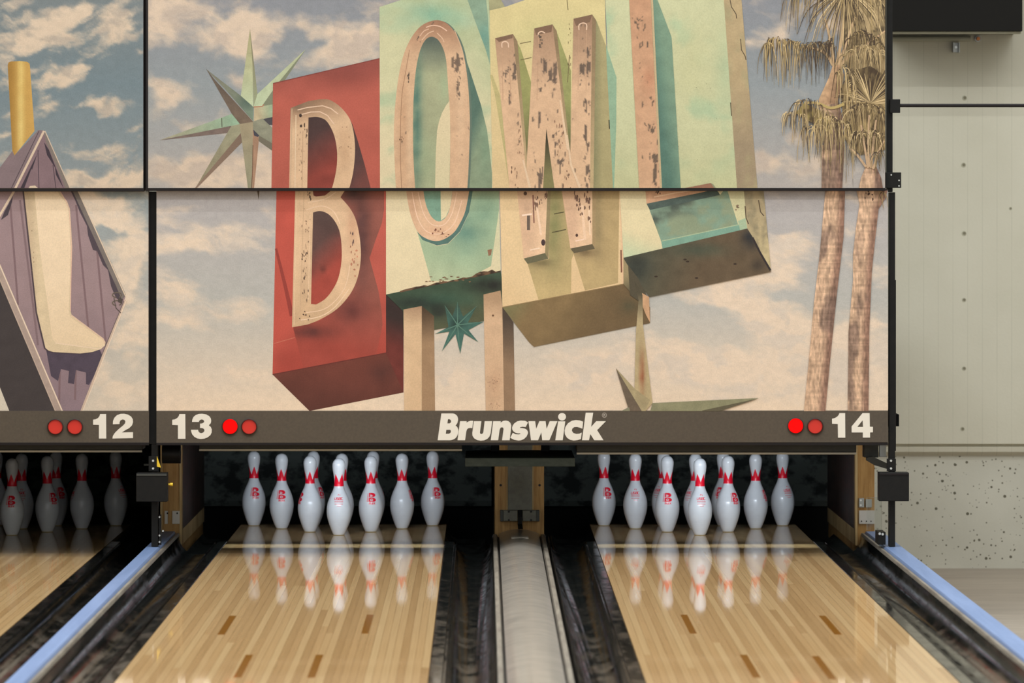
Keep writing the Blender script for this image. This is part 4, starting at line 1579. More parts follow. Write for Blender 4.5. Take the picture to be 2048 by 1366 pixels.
strands(P, [(1672, 150), (1690, 130), (1700, 160), (1712, 190)], 46, (60, 110), 7, [LIGHT, MID, (186, 156, 104), DARK], 90)
strands(P, [(1700, 220), (1725, 205), (1750, 210), (1770, 225)], 56, (40, 90), 8, [LIGHT, MID, DARK, MID], 91)
P.line(smooth([(1688, 208), (1662, 216), (1634, 206), (1608, 206)], 4, False), 6, (196, 168, 104), 4)
P.poly([(1590, 226), (1608, 206), (1640, 220), (1660, 246), (1664, 268), (1632, 250)], G((160, 138, 82), ('patch', 6, 14, .45, .6, (98, 80, 54), 74)), 4)
strands(P, [(1572, 232), (1580, 224), (1600, 230), (1620, 244), (1640, 252)], 50, (18, 46), 4, [LIGHT, MID, DARK], 92)
strands(P, [(1598, 206), (1612, 198), (1632, 204), (1650, 222), (1662, 240)], 56, (40, 100), 6, [LIGHT, MID, MID, DARK], 93)
strands(P, [(1606, 252), (1626, 256), (1640, 250)], 26, (40, 74), 5, [MID, DARK, LIGHT], 94)
strands(P, [(1640, 240), (1660, 232), (1690, 246), (1700, 260)], 64, (50, 120), 7, [LIGHT, MID, (176, 150, 96), DARK], 95)
for l in ([(1736, 336), (1730, 300), (1722, 250)], [(1742, 336), (1746, 290), (1752, 240)], [(1746, 338), (1758, 300), (1768, 282)], [(1732, 334), (1714, 310), (1698, 294)], [(1738, 334), (1736, 290), (1738, 230)]):
    P.line(smooth(l, 4, False), 5, (206, 168, 130), 3)
strands(P, [(1700, 270), (1716, 264), (1740, 262), (1768, 268)], 50, (30, 66), 6, [LIGHT, MID, DARK], 96)
strands(P, [(1752, 310), (1768, 300)], 16, (24, 44), 4, [MID, DARK], 97)
PU = P

# ---- lower wide panel
P = Print(313, 381, 1776, 822, YL, .93)
P.sky(clouds((176, 168, 168), (184, 180, 174), (236, 208, 180), 381, 822, [
    (370, 500, 90, 20, 12, .5), (460, 450, 90, 16, 14, .4), (470, 545, 70, 34, 0, -.9), (350, 590, 60, 20, 0, .8), (490, 615, 60, 26, 0, 1.1), (360, 640, 90, 26, 0, .9), (420, 690, 100, 24, 0, -.4), (430, 760, 140, 30, 0, .7),
    (1590, 420, 60, 26, 0, -.5), (1570, 520, 70, 34, -10, .9), (1720, 470, 60, 30, 0, .5), (1480, 590, 90, 30, 0, .7), (1370, 640, 70, 34, 0, -.7), (1560, 640, 90, 50, -15, 1.0), (1450, 740, 160, 50, 0, 1.0), (1140, 740, 90, 60, 0, .7),
    (920, 760, 60, 50, 0, .7), (1680, 700, 120, 60, 0, 1.0)], (229, 204, 180), 77, 110, 40, -1.0, (196, 186, 178)))
P.poly([(514, 379), (519, 379), (517, 400)], (92, 76, 62))
P.poly([(553, 379), (772, 379), (772, 706), (545, 749)], G((196, 90, 76), ('lin', 600, 560, 620, 720, (178, 72, 60)), ('lin', 575, 700, 552, 690, (196, 82, 68)), ('noise', 34, .14, 2)))
P.line([(552, 497), (570, 570), (584, 632)], 5, (158, 64, 56), 9)
P.poly([(690, 379), (768, 379), (768, 420), (764, 445), (752, 478), (739, 516), (746, 542), (757, 582), (763, 620), (765, 650), (752, 712), (608, 740), (586, 655), (640, 641), (674, 618), (700, 588), (715, 556), (721, 518), (720, 480), (712, 442), (700, 416), (681, 394)],
       G((150, 86, 74), ('lin', 700, 560, 660, 690, (170, 72, 60)), ('blob', 724, 470, 16, 90, (96, 62, 60), .9), ('blob', 700, 620, 30, 26, (110, 58, 54), .8), ('blob', 620, 664, 50, 14, (104, 56, 52), .8), ('blob', 705, 385, 24, 18, (84, 60, 58), .8), ('noise', 18, .15, 4)), 6)
P.poly([(772, 586), (790, 600), (807, 615), (807, 786), (772, 706)], G((116, 54, 48), ('lin', 784, 690, 800, 640, (62, 48, 46)), ('noise', 14, .2, 5)), 5)
P.poly([(545, 749), (772, 706), (807, 785), (619, 822)], G((116, 62, 52), ('lin', 650, 740, 640, 820, (98, 56, 48)), ('blob', 764, 745, 26, 20, (80, 48, 44), .7), ('noise', 24, .18, 6)))
P.line([(545, 749), (772, 706)], 2, (110, 52, 46))
P.line([(548, 687), (590, 675)], 1.4, (204, 110, 90))
P.poly([(590.5, 379), (691, 379)] + smooth([(681, 394.4), (700, 416.7), (712.5, 442), (720, 480), (721.5, 518.6), (714.7, 557), (700, 588.6), (674, 618), (640, 639), (615, 649)], 4, False) + [(584, 654.6)],
       G((222, 182, 144), ('lin', 600, 520, 590, 640, (212, 172, 132)), ('blob', 706, 450, 12, 40, (206, 150, 118), .6), ('blob', 690, 570, 22, 40, (230, 188, 148), .7), ('noise', 16, .14, 3)), 6)
P.poly([(625.5, 379), (665, 379), (650, 391), (632, 393), (627, 391)], (128, 66, 58))
P.poly(smooth([(626, 425), (640, 422), (655, 427), (668, 440), (678.6, 461), (683, 489), (683, 523), (676.5, 556.8), (663.7, 582), (649, 599), (632, 609)], 3, False) + [(622, 608), (624, 520)],
       G((98, 70, 66), ('lin', 624, 500, 662, 540, (172, 72, 60)), ('lin', 640, 480, 640, 428, (88, 68, 64)), ('blob', 646, 538, 6, 8, (90, 50, 46), .7), ('noise', 16, .16, 5)), 6)
for l, w, c in (([(616, 405), (650, 398), (672, 384)], 2, (238, 200, 166)), ([(612, 420), (640, 412), (660, 417), (672, 430), (680, 448)], 2, (238, 200, 166)), ([(612, 625), (640, 621), (664, 608), (690, 575), (700, 530)], 1.6, (238, 200, 166)),
                ([(602, 640), (640, 633), (670, 614), (698, 578)], 1.8, (240, 204, 170)), ([(608, 384), (600, 640)], 1.1, (204, 166, 130)), ([(594, 384), (588, 650)], 1.4, (230, 194, 156)), ([(620, 430), (617, 600)], 1.1, (236, 200, 162))):
    P.line(smooth(l, 3, False), w, c)
P.flecks(612, 460, 9, 60, 18, (150, 116, 92), 51, (1, 2.4), (2, 8))
P.flecks(610, 510, 7, 16, 16, (110, 84, 68), 52, (1, 3), (2, 7))
P.flecks(611, 570, 6, 40, 16, (110, 84, 68), 53, (1, 2.4), (3, 10))
P.flecks(618, 395, 5, 16, 10, (96, 76, 62), 54, (1, 3), (3, 9))
P.flecks(704, 470, 6, 20, 7, (120, 92, 84), 55, (1.4, 3), (4, 10))
P.flecks(707, 520, 12, 50, 12, (196, 128, 100), 56, (2, 5), (3, 8))
P.flecks(610, 630, 14, 14, 8, (90, 66, 54), 57, (2, 4), (2, 5))
# O box
P.poly([(772, 379), (998, 379), (1001.5, 541), (772, 589)], G((228, 208, 168), ('lin', 900, 500, 990, 400, (204, 202, 162)), ('noise', 22, .07, 4)))
P.poly([(834, 462), (846, 480), (874, 492), (896, 488), (920, 464), (938, 426), (946, 379), (998, 379), (998, 420), (982, 532), (930, 560), (862, 562)],
       G((164, 184, 148), ('blob', 930, 462, 34, 40, (110, 148, 130), .9), ('blob', 970, 420, 26, 50, (128, 160, 134), .7), ('lin', 910, 520, 900, 560, (178, 190, 152)), ('noise', 22, .12, 4)), 7)
P.poly([(834, 464), (851, 476), (869, 481), (886, 479), (906, 466), (920, 445), (931, 421), (939, 379), (946, 379), (938, 425), (920, 463), (896, 487), (874, 491), (845, 480)], G((86, 118, 110), ('noise', 9, .2, 3)), 5)
O2 = smooth([(812, 379), (817, 412), (824, 439), (836, 464.6), (851.6, 476.7), (869, 482), (886, 479.4), (906.7, 466), (920.4, 445.7), (930.7, 421.6), (939, 379)], 4, False)
P.poly(O2, G((224, 180, 144), ('blob', 826, 410, 10, 40, (206, 156, 122), .6), ('blob', 870, 470, 30, 14, (214, 160, 128), .6), ('blob', 860, 476, 20, 6, (238, 200, 164), .6), ('noise', 12, .14, 3)), 5)
I2 = smooth([(846.5, 379), (851.6, 408), (862, 432), (877, 443), (891, 435), (900, 414.7), (905, 379)], 4, False)
P.poly(I2, G((126, 164, 142), ('noise', 12, .14, 3)), 5)
P.poly([(881, 379), (905, 379), (900, 414.7), (892, 433), (882, 441)], (226, 208, 166))
for l in ([(824, 384), (834, 432), (850, 460), (870, 468), (890, 464), (910, 444), (924, 400)], [(836, 384), (846, 424), (860, 446), (877, 452), (892, 446), (905, 424), (914, 384)]):
    P.line(smooth(l, 4, False), 1.8, (240, 200, 170))
P.flecks(874, 462, 12, 10, 8, (130, 76, 60), 58, (2, 4), (2, 5))
P.flecks(884, 468, 16, 6, 7, (120, 70, 56), 59, (2, 7), (1, 2.4))
P.poly([(975, 500), (984, 498), (982, 510), (977, 512)], (150, 106, 80))
# underside and rust edge
P.poly([(772, 589), (1001.5, 541), (1004, 560), (1004, 640), (967, 642), (868, 660), (807, 672), (806, 622)], G((66, 84, 66), ('lin', 860, 600, 880, 660, (88, 90, 66)), ('blob', 830, 606, 50, 12, (44, 48, 44), .9), ('blob', 980, 572, 40, 14, (46, 46, 42), .9), ('blob', 900, 600, 60, 14, (64, 96, 78), .6), ('blob', 880, 622, 22, 14, (46, 50, 46), .8), ('noise', 14, .2, 4)), 6)
pts = [(800, 582)] + [(800 + 8 * k, 582 - 1.62 * k - rnd.uniform(-1, 2.4) - (4 if 18 < k < 24 else 0)) for k in range(1, 25)] + [(1001, 541)]
P.poly(pts + [(1001, 544), (930, 558.5), (860, 572), (800, 585)], G((116, 86, 64), ('patch', 12, 8, .45, .62, (64, 50, 42), 5)), 5)
P.flecks(900, 556, 60, 10, 20, (128, 96, 70), 60, (3, 10), (1.5, 4))
# posts
P.poly([(807, 619), (843.5, 612), (844, 823), (808.5, 823)], G((218, 180, 140), ('lin', 825, 650, 825, 612, (170, 134, 104)), ('blob', 812, 730, 6, 90, (226, 190, 150), .6), ('noise', 18, .1, 4)), 7)
P.poly([(843.5, 612), (868, 632), (870, 823), (843.5, 823)], G((168, 132, 98), ('lin', 856, 690, 856, 620, (84, 66, 50)), ('noise', 16, .14, 4)), 7)
P.poly([(967, 589), (1001, 581), (1004.7, 614), (1008, 823), (971.5, 823)], G((214, 174, 138), ('lin', 985, 640, 985, 590, (178, 142, 108)), ('blob', 990, 770, 14, 40, (200, 156, 122), .6), ('noise', 14, .12, 4)), 7)
P.poly([(1004.7, 614), (1027, 645), (1030, 823), (1008, 823)], G((152, 120, 92), ('lin', 1016, 730, 1016, 640, (84, 70, 60)), ('noise', 14, .14, 4)), 7)
P.flecks(985, 765, 14, 20, 24, (136, 100, 78), 61, (1, 2.2), (1, 2.2))
P.flecks(990, 810, 14, 10, 16, (136, 100, 78), 62, (1, 2.2), (1, 2.2))
P.poly(arcpts(986, 631, 2.2, 2.2, 0, 330, 8), (110, 78, 58))
# little star
star = [(870.5, 667.7), (897, 654), (889.5, 611), (905, 632), (915, 604), (926, 633), (953, 612.6), (936, 645), (967, 643.6), (937, 660), (956.6, 684), (928, 667), (920.5, 707), (911, 668), (884, 702), (899, 663)]
P.poly(star, G((70, 108, 98), ('lin', 915, 640, 915, 612, (62, 84, 74)), ('blob', 912, 648, 14, 12, (44, 62, 58), .8), ('noise', 8, .25, 4)), 5)
for q in star[::2]:
    P.line([(915, 650), q], 2.2, (92, 130, 114), .6)
# W box
P.poly([(999.5, 379), (1238.7, 379), (1247, 568), (1004.7, 614.5)], G((230, 196, 148), ('lin', 1100, 420, 1020, 600, (228, 190, 142)), ('noise', 24, .07, 4)))
P.poly([(999.5, 379), (1034, 379), (1047, 517), (1055, 527), (1077, 600), (1004.7, 614.5)], G((230, 196, 148), ('lin', 1040, 560, 1010, 600, (226, 190, 142)), ('noise', 20, .06, 2)))
P.poly([(1097, 379), (1124, 379), (1141, 497), (1148, 506), (1143, 520), (1142, 587), (1077, 600), (1055, 527), (1098, 518)], G((184, 160, 110), ('blob', 1108, 440, 16, 90, (140, 136, 88), .95), ('blob', 1080, 526, 24, 8, (120, 106, 74), .8), ('lin', 1110, 540, 1110, 590, (200, 172, 118)), ('noise', 16, .1, 4)), 6)
P.poly([(1190, 379), (1238.7, 379), (1236, 566), (1170, 581), (1147, 507), (1190, 497)], G((184, 156, 108), ('blob', 1196, 440, 10, 90, (146, 126, 90), .8), ('blob', 1170, 506, 22, 8, (112, 92, 66), .7), ('lin', 1200, 500, 1200, 560, (190, 162, 112)), ('noise', 16, .1, 4)), 6)
P.poly([(1238.7, 379), (1240, 379), (1250, 569), (1244, 569)], (232, 190, 148))
P.line([(1242, 500), (1243, 545)], 3, (134, 86, 66))
P.poly([(1004.7, 614.5), (1247, 568), (1273, 594), (1300, 614), (1300, 646), (1068, 693.5), (1058, 684)], G((136, 110, 74), ('lin', 1120, 620, 1200, 660, (114, 92, 64)), ('blob', 1258, 612, 18, 14, (84, 80, 60), .7), ('lin', 1050, 640, 1020, 620, (126, 116, 78)), ('noise', 18, .16, 4)))
P.line([(1004.7, 614.5), (1247, 568)], 1.6, (150, 122, 84))
for l in ([(1108, 428), (1128, 424)], [(1104, 465), (1118, 462), (1132, 459)]):
    P.line(l, 2, (92, 82, 56))
for pl, c in (([(1094.8, 379), (1101.7, 379), (1097, 517), (1090, 506)], (150, 132, 94)), ([(1047.5, 517), (1090, 506), (1097, 517.5), (1055, 527.5)], (110, 104, 78)), ([(1184.5, 379), (1192, 379), (1190, 497), (1184.5, 488)], (168, 140, 100)), ([(1140.7, 497), (1184.5, 488), (1190, 497.5), (1148, 506.5)], (104, 92, 70))):
    P.poly(pl, c)
for pl in ([(1034, 379), (1095, 379), (1090, 506), (1047.5, 517)], [(1123, 379), (1184.5, 379), (1184.5, 488), (1140.7, 497)]):
    P.poly(pl, G((222, 178, 142), ('lin', pl[0][0] + 10, 400, pl[1][0], 410, (232, 190, 152)), ('blob', pl[0][0] + 22, 440, 14, 60, (206, 164, 134), .6), ('noise', 12, .12, 3)), 6)
for l, w, c in (([(1044, 431), (1064, 428)], 3.4, (248, 214, 190)), ([(1060, 500), (1080, 496)], 2.4, (248, 214, 186)), ([(1151, 482), (1170, 478)], 2.2, (248, 210, 186)), ([(1057, 431), (1057, 460)], 6, (110, 92, 82)), ([(1066, 390), (1068, 446)], 2.6, (140, 92, 78)),
                ([(1072, 400), (1082, 470)], 4, (242, 204, 172)), ([(1164, 410), (1170, 480)], 5, (240, 200, 166)), ([(1178, 420), (1180, 470)], 3, (242, 206, 172))):
    P.line(l, w, c)
P.poly(arcpts(1086.5, 485, 4.2, 6.5, 0, 340, 10), (78, 58, 58))
P.poly(arcpts(1050.5, 387, 3.5, 4, 0, 340, 10), (100, 74, 62))
P.poly(arcpts(1153.5, 470.5, 2.6, 3.4, 0, 340, 10), (90, 64, 56))
for a in ((1076, 405, 10, 26, 20, 63), (1092, 390, 3, 14, 8, 64), (1155, 394, 6, 12, 10, 65), (1176, 400, 7, 26, 20, 66), (1158, 420, 8, 20, 10, 67), (1179, 438, 4, 12, 6, 68)):
    P.flecks(a[0], a[1], a[2], a[3], a[4], (124, 92, 76), a[5], (1.2, 4), (4, 12))
# L box
P.poly([(1239, 379), (1488, 379), (1494.5, 457), (1247, 515.5)], G((224, 206, 162), ('lin', 1280, 470, 1262, 512, (196, 206, 166)), ('lin', 1400, 420, 1480, 420, (206, 198, 152)), ('noise', 24, .07, 4)))
P.poly([(1487.4, 379), (1527, 379), (1542, 543), (1511, 483), (1494.5, 457)], G((172, 152, 116), ('lin', 1505, 420, 1530, 520, (196, 176, 132)), ('patch', 10, 26, .5, .68, (150, 136, 106), 17), ('noise', 10, .18, 4)), 6)
for l in ([(1517, 400), (1521, 424), (1528, 432)], [(1490, 412), (1492, 436), (1497, 448)]):
    P.line(l, 2, (92, 74, 58))
P.poly([(1322, 481), (1490, 446), (1494.5, 457), (1325, 497)], G((124, 164, 144), ('noise', 16, .12, 4)), 6)
P.poly([(1476, 442), (1491, 436), (1494.5, 457), (1480, 460)], (166, 186, 152))
P.poly([(1299, 420), (1440, 390), (1449, 379), (1454, 379), (1476, 449), (1322, 482)], G((142, 154, 124), ('lin', 1390, 415, 1380, 398, (82, 92, 84)), ('patch', 26, 20, .46, .64, (130, 156, 134), 19), ('blob', 1350, 425, 60, 8, (100, 112, 96), .6), ('noise', 16, .1, 4)), 6)
P.line([(1324, 482), (1400, 466), (1488, 447)], 1.8, (170, 186, 150))
P.poly([(1293, 407.5), (1407, 384), (1427, 379), (1436, 383), (1440, 390), (1299.5, 420)], G((84, 98, 92), ('noise', 12, .2, 4)), 6)
P.poly([(1290.6, 379), (1426, 379), (1407.5, 384), (1293, 407.4)], G((216, 164, 128), ('noise', 10, .16, 3)), 6)
P.line([(1308, 394), (1350, 386), (1390, 380)], 2.4, (242, 200, 162))
P.flecks(1318, 384, 10, 8, 12, (110, 82, 68), 69, (1.2, 4), (2, 6))
P.flecks(1470, 414, 10, 6, 6, (130, 104, 84), 70, (3, 8), (2, 4))
P.poly([(1247, 515.5), (1494.5, 457), (1511, 483), (1542, 543.5), (1298.5, 594), (1265, 550)], G((104, 86, 66), ('lin', 1400, 540, 1300, 500, (86, 84, 68)), ('blob', 1275, 535, 26, 26, (56, 60, 56), .9), ('blob', 1500, 478, 18, 20, (54, 54, 56), .9), ('blob', 1400, 500, 50, 14, (74, 84, 70), .7), ('blob', 1518, 530, 16, 12, (50, 46, 46), .6), ('noise', 14, .2, 4)), 6)
P.line([(1505, 475), (1520, 505), (1541, 541)], 4, (58, 50, 50))
for q in ((1370, 519), (1375, 523), (1470, 528), (1312, 553), (1393, 556)):
    P.poly(arcpts(q[0], q[1], 3.6, 1.8, 0, 340, 8), (62, 50, 42), keep=True)
P.poly([(1247, 517), (1265, 546), (1274, 600), (1247, 568)], G((158, 140, 102), ('lin', 1252, 550, 1268, 580, (100, 90, 68))), 5)
P.poly([(1256, 530), (1276, 556), (1294, 592), (1280, 604), (1260, 590)], (88, 80, 64))
P.poly([(1284, 586), (1298, 594), (1300, 645), (1292, 630), (1284, 610)], G((206, 158, 118), ('noise', 8, .2, 3)), 5)
P.poly([(1268, 560), (1285, 590), (1286, 652), (1305, 806), (1290, 823), (1258, 819), (1269, 776), (1272, 662), (1277, 600)], G((186, 164, 122), ('lin', 1278, 640, 1278, 585, (84, 76, 60)), ('blob', 1284, 745, 5, 40, (158, 92, 62), .9), ('noise', 10, .16, 3)), 5)
P.poly([(1231.6, 736), (1269, 777), (1300, 800), (1289, 823), (1280, 823)], G((170, 152, 114), ('noise', 9, .18, 3)), 5)
P.poly([(1231.6, 736), (1284, 823), (1258.5, 823)], G((110, 94, 78), ('noise', 9, .18, 3)), 5)
P.poly([(1518, 796), (1305, 806), (1300, 823), (1410, 823)], G((140, 136, 104), ('noise', 10, .2, 3)), 5)
P.poly([(1518, 796.5), (1404, 821), (1404, 823), (1437, 823)], (100, 92, 72))
P.poly([(1240, 823), (1258, 814), (1260, 823)], (138, 134, 108))
trunk(P, [(1650.7, 379), (1640, 501), (1628, 604), (1621.5, 680), (1607.7, 823)], [(1690, 379), (1687, 473), (1675, 576), (1666, 662), (1659, 731), (1650.7, 823)], 81)
trunk(P, [(1712.6, 379), (1719, 408), (1712.6, 449), (1706, 508), (1706, 559), (1697, 662), (1695.4, 823)], [(1775.5, 379), (1771, 396), (1757, 418), (1750, 480), (1743.6, 542), (1738.4, 662), (1736.7, 823)], 84)
P.flecks(1735, 390, 16, 10, 12, (90, 66, 54), 71, (2, 6), (3, 8))
strands(P, [(1758, 382), (1768, 384), (1775, 381)], 10, (14, 36), 3, [MID, DARK], 98)
PLW = P

# ---- upper left panel
P = Print(-620, -260, 288, 376, YU, .79)
P.sky(clouds((128, 134, 136), (122, 138, 146), (150, 156, 158), -40, 376, [
    (30, 40, 60, 26, -15, .9), (130, 30, 70, 22, -25, 1.0), (230, 40, 60, 34, -35, 1.2), (60, 80, 50, 16, -30, .7), (130, 75, 60, 20, -10, 1.1), (110, 165, 40, 14, -20, .8), (215, 215, 40, 22, 10, 1.1), (150, 130, 30, 12, 0, .6),
    (190, 360, 80, 22, 0, 1.4), (270, 350, 40, 30, 0, .9), (275, 100, 24, 26, 0, .7), (20, 225, 26, 10, 0, .6), (240, 280, 40, 10, -15, .3), (190, 300, 60, 12, 0, .1), (200, 190, 30, 12, 0, .5), (100, 110, 40, 10, -30, .3),
    (150, 260, 110, 40, 0, -.7), (230, 140, 50, 30, 0, -.3)], (226, 200, 174), 131, 58, 30, .9, (150, 144, 140), 3.3, .0, 1.0))
P.poly([(15.4, 131), (17, 125), (22, 123), (40, 122), (54, 123.6), (59, 127), (60, 133), (69, 262), (29, 311), (24.6, 301)], G((206, 158, 78), ('lin', 40, 200, 20, 200, (176, 128, 56)), ('blob', 42, 215, 7, 140, (240, 206, 120), .9), ('lin', 46, 200, 66, 200, (216, 166, 84)), ('noise', 14, .06, 3)), 5)
P.poly([(-60, 420), (0, 335), (24.6, 302), (29, 311), (77, 260), (89, 261), (141.5, 378), (-60, 378)], G((142, 120, 124), ('noise', 18, .12, 4)))
P.poly([(85, 262), (89, 261), (141.5, 378), (34, 378)], G((142, 114, 120), ('noise', 14, .12, 4)))
for pl in ([(87, 282), (70, 318), (48, 378), (40, 378)], [(88, 284), (98, 300), (128, 378), (112, 350), (110, 335), (94, 310)], [(74, 310), (64, 340), (62, 335)]):
    P.poly(pl, (72, 60, 70))
P.poly([(88, 263), (94, 270), (141.5, 378), (132, 378), (92, 284)], (138, 124, 116))
P.line([(88, 262), (30, 378)], 4.5, (226, 198, 172))
P.line([(90, 262), (141, 378)], 1.8, (220, 194, 170))
P.line([(78, 262), (22, 378)], 1.4, (92, 76, 82))
P.line([(76, 300), (78, 378)], 1.5, (90, 72, 82))
P.line([(106, 330), (112, 378)], 1.5, (90, 72, 82))
P.poly([(56, 378), (60, 372), (70, 371), (78, 378)], (226, 200, 172))
PUL = P

# ---- lower left panel
P = Print(-620, 381, 297, 822, YL, .93)
P.sky(clouds((140, 150, 154), (178, 174, 168), (214, 196, 176), 381, 822, [
    (230, 430, 50, 26, -10, 1.3), (210, 395, 60, 12, 0, .7), (205, 455, 22, 16, -20, -.9), (240, 470, 30, 14, 0, -.6), (270, 500, 40, 40, -30, 1.1), (250, 560, 60, 30, 0, .9), (280, 480, 20, 40, 0, .8), (260, 650, 70, 60, 0, .9), (250, 760, 90, 50, 0, .6)],
    (226, 202, 178), 171, 60, 34, 0, (196, 184, 174)))
P.poly([(-60, 379), (154, 379), (251, 594), (162, 823), (-60, 823)], G((158, 131, 134), ('lin', 100, 600, 120, 800, (144, 120, 128)), ('noise', 20, .1, 4)))
for l in ([(20, 400), (36, 610)], [(152, 410), (177, 660)], [(194, 500), (212, 690)], [(120, 720), (118, 820)], [(152, 720), (150, 800)]):
    P.line(l, 4, (132, 104, 108))
P.line([(40, 400), (76, 690)], 4, (134, 108, 112))
P.poly([(140, 379), (156, 384), (240, 575), (244, 604), (232, 596), (222, 572), (216, 540), (206, 530), (194, 502), (186, 500), (176, 470), (174, 452), (160, 425), (150, 400)], (84, 72, 80))
P.poly([(92, 698), (200, 700), (205, 712), (196, 738), (178, 770), (172, 768), (172, 745), (152, 740), (148, 768), (136, 766), (138, 742), (122, 738), (116, 762), (102, 752)], G((84, 72, 86), ('noise', 10, .15, 3)), 6)
# strut at left and dark return
P.poly([(-60, 430), (0, 560), (112, 823), (-60, 823)], G((72, 64, 64), ('noise', 14, .12, 3)))
P.poly([(-60, 700), (0, 775), (19, 823), (-60, 823)], (214, 200, 182))
P.poly([(-60, 405), (0, 530), (126, 823), (110, 823), (-3, 556), (-60, 440)], G((176, 152, 140), ('noise', 12, .15, 3)), 8)
P.line([(-60, 406), (0, 531), (125, 823)], 2.6, (232, 206, 182))
P.line([(-40, 470), (0, 560), (111, 823)], 1.6, (196, 170, 152))
P.line([(30, 379), (0, 430), (-20, 464)], 4.5, (226, 198, 172))
P.poly([(16, 430), (24, 404), (26, 392), (8, 425), (2, 440)], (78, 66, 74))
# right trim of the diamond
P.poly([(144, 379), (156, 379), (252, 590), (244, 600), (232, 572)], G((126, 114, 108), ('noise', 10, .15, 3)), 8)
P.line([(155, 379), (251, 592)], 2.2, (222, 196, 170))
P.line([(252, 600), (210, 703), (163, 823)], 5, (206, 178, 156))
P.line([(253, 600), (165, 823)], 1.4, (238, 212, 188))
P.line([(248, 602), (203, 712)], 1.4, (110, 92, 92))
for cx, cy in ((234, 590), (234, 606)):
    P.line(arcpts(cx, cy, 9, 5, 100, 420, 12), 2.4, (110, 96, 84))
P.line([(228, 596), (232, 616), (242, 626)], 1.6, (90, 76, 72))
P.poly([(236, 596), (246, 598), (244, 608), (236, 604)], (86, 74, 70))
# boot shape
boot = [(47.6, 379), (62, 510), (74, 623.6), (91, 696), (97, 701), (106.6, 704), (160, 707), (185, 704), (202, 698), (210, 691), (211, 684), (206, 676), (143, 629), (141, 620), (144.6, 494), (140, 418), (134, 402), (122, 388), (118, 379)]
P.poly([(p[0] - 3, p[1] + 1) for p in boot], (84, 68, 74))
P.poly(boot, G((204, 176, 142), ('lin', 60, 500, 78, 500, (222, 196, 158)), ('noise', 12, .1, 3)), 7)
P.poly([(68.5, 379), (80, 500), (104.7, 677), (110, 684), (120, 688), (200, 695), (207, 690), (208, 684), (203, 678), (140, 634), (138, 622), (141, 494), (136.5, 418), (131, 404), (119, 390), (114, 379)], G((239, 210, 175), ('lin', 110, 560, 150, 680, (234, 204, 166)), ('noise', 18, .05, 3)), 8)
P.line([(118, 379), (132, 402), (138.5, 418), (143, 494), (141, 622)], 1.5, (232, 182, 160))
P.line([(142, 630), (207, 678), (209, 688)], 1.8, (226, 184, 160))
P.line([(110, 686), (200, 698), (208, 690)], 1.6, (240, 210, 182))
P.flecks(66, 500, 3, 80, 8, (150, 124, 96), 72, (1, 2), (2, 4))
PLL = P

# ------------------------------------------------------------------ panel bodies, number strip, lamps, lettering


def A_(pts):
    return [(870 + x / 11.378, 815 + y / 11.378) for x, y in pts]


def B_(pts):
    return [(1040 + x / 11.378, 815 + y / 11.378) for x, y in pts]


def D_(ox, pts):
    return [(ox + x / 11.378, 820 + y / 11.378) for x, y in pts]


def body(t, px0, px1, py0, py1, Y, name='backing_board', m='board'):
    a, b = W(px0, py1, Y), W(px1, py0, Y)
    c = MB()
    c.box(a.x, b.x, Y, Y + .024, a.z, b.z, .001)
    return c.build(name, M[m], t)


def trim(t, px0, px1, py0, py1, Y, front, m='frame', name='edge_trim', depth=.02):
    a, b = W(px0, py1, Y), W(px1, py0, Y)
    c = MB()
    c.box(a.x, b.x, Y - front, Y - front + depth, a.z, b.z, .0006)
    return c.build(name, M[m], t)


def pin_lamp(t, cx, cy, lit, Y, ys):
    r = 15.0 * Y / FPX
    p = W(cx, cy, Y)
    c = MB()
    prof = [(r * 1.0, 0), (r * 1.09, .0), (r * 1.09, .0085), (r * 1.0, .0100)]
    seg = 32
    rows = []
    for rr, d in prof + [prof[0]]:
        rows.append([c.bm.verts.new((p.x + rr * math.cos(2 * math.pi * k / seg), Y - d, p.z + rr * math.sin(2 * math.pi * k / seg))) for k in range(seg)])
    for a, b in zip(rows, rows[1:]):
        for k in range(seg):
            c.bm.faces.new((a[k], a[(k + 1) % seg], b[(k + 1) % seg], b[k]))
    bz = c.build('lamp_bezel', M['bezel'], t, True)
    c = MB()
    c.cyl((p.x, Y - .0006, p.z), (p.x, Y - .0022, p.z), r * .985, r * .93, 32)
    l = c.build('lamp_lens', M['lens_on' if lit else 'lens_off'], bz)
    l['label'] = 'glowing red lamp lens' if lit else 'unlit dull red lamp lens'


t = thing('masking_unit', 'wide upper mural panel showing the tops of the big sign letters and two palm crowns', 'mural panel', W(1033, 376, YU), 'mural panels')
body(t, 291, 1771, -262, 382, YU)
PU.build(t)
trim(t, 297, 1771, 376.2, 381.5, YU, .003)
trim(t, 291, 296.2, -262, 381.5, YU, .002)
t = thing('masking_unit', 'upper left mural panel showing a yellow pole and a purple gable against a blue sky', 'mural panel', W(140, 376, YU), 'mural panels')
body(t, -622, 288.4, -262, 383, YU)
PUL.build(t)
trim(t, -622, 288.4, 377.5, 382.5, YU, .001)
trim(t, 286.5, 288.4, -262, 377.4, YU, .001)

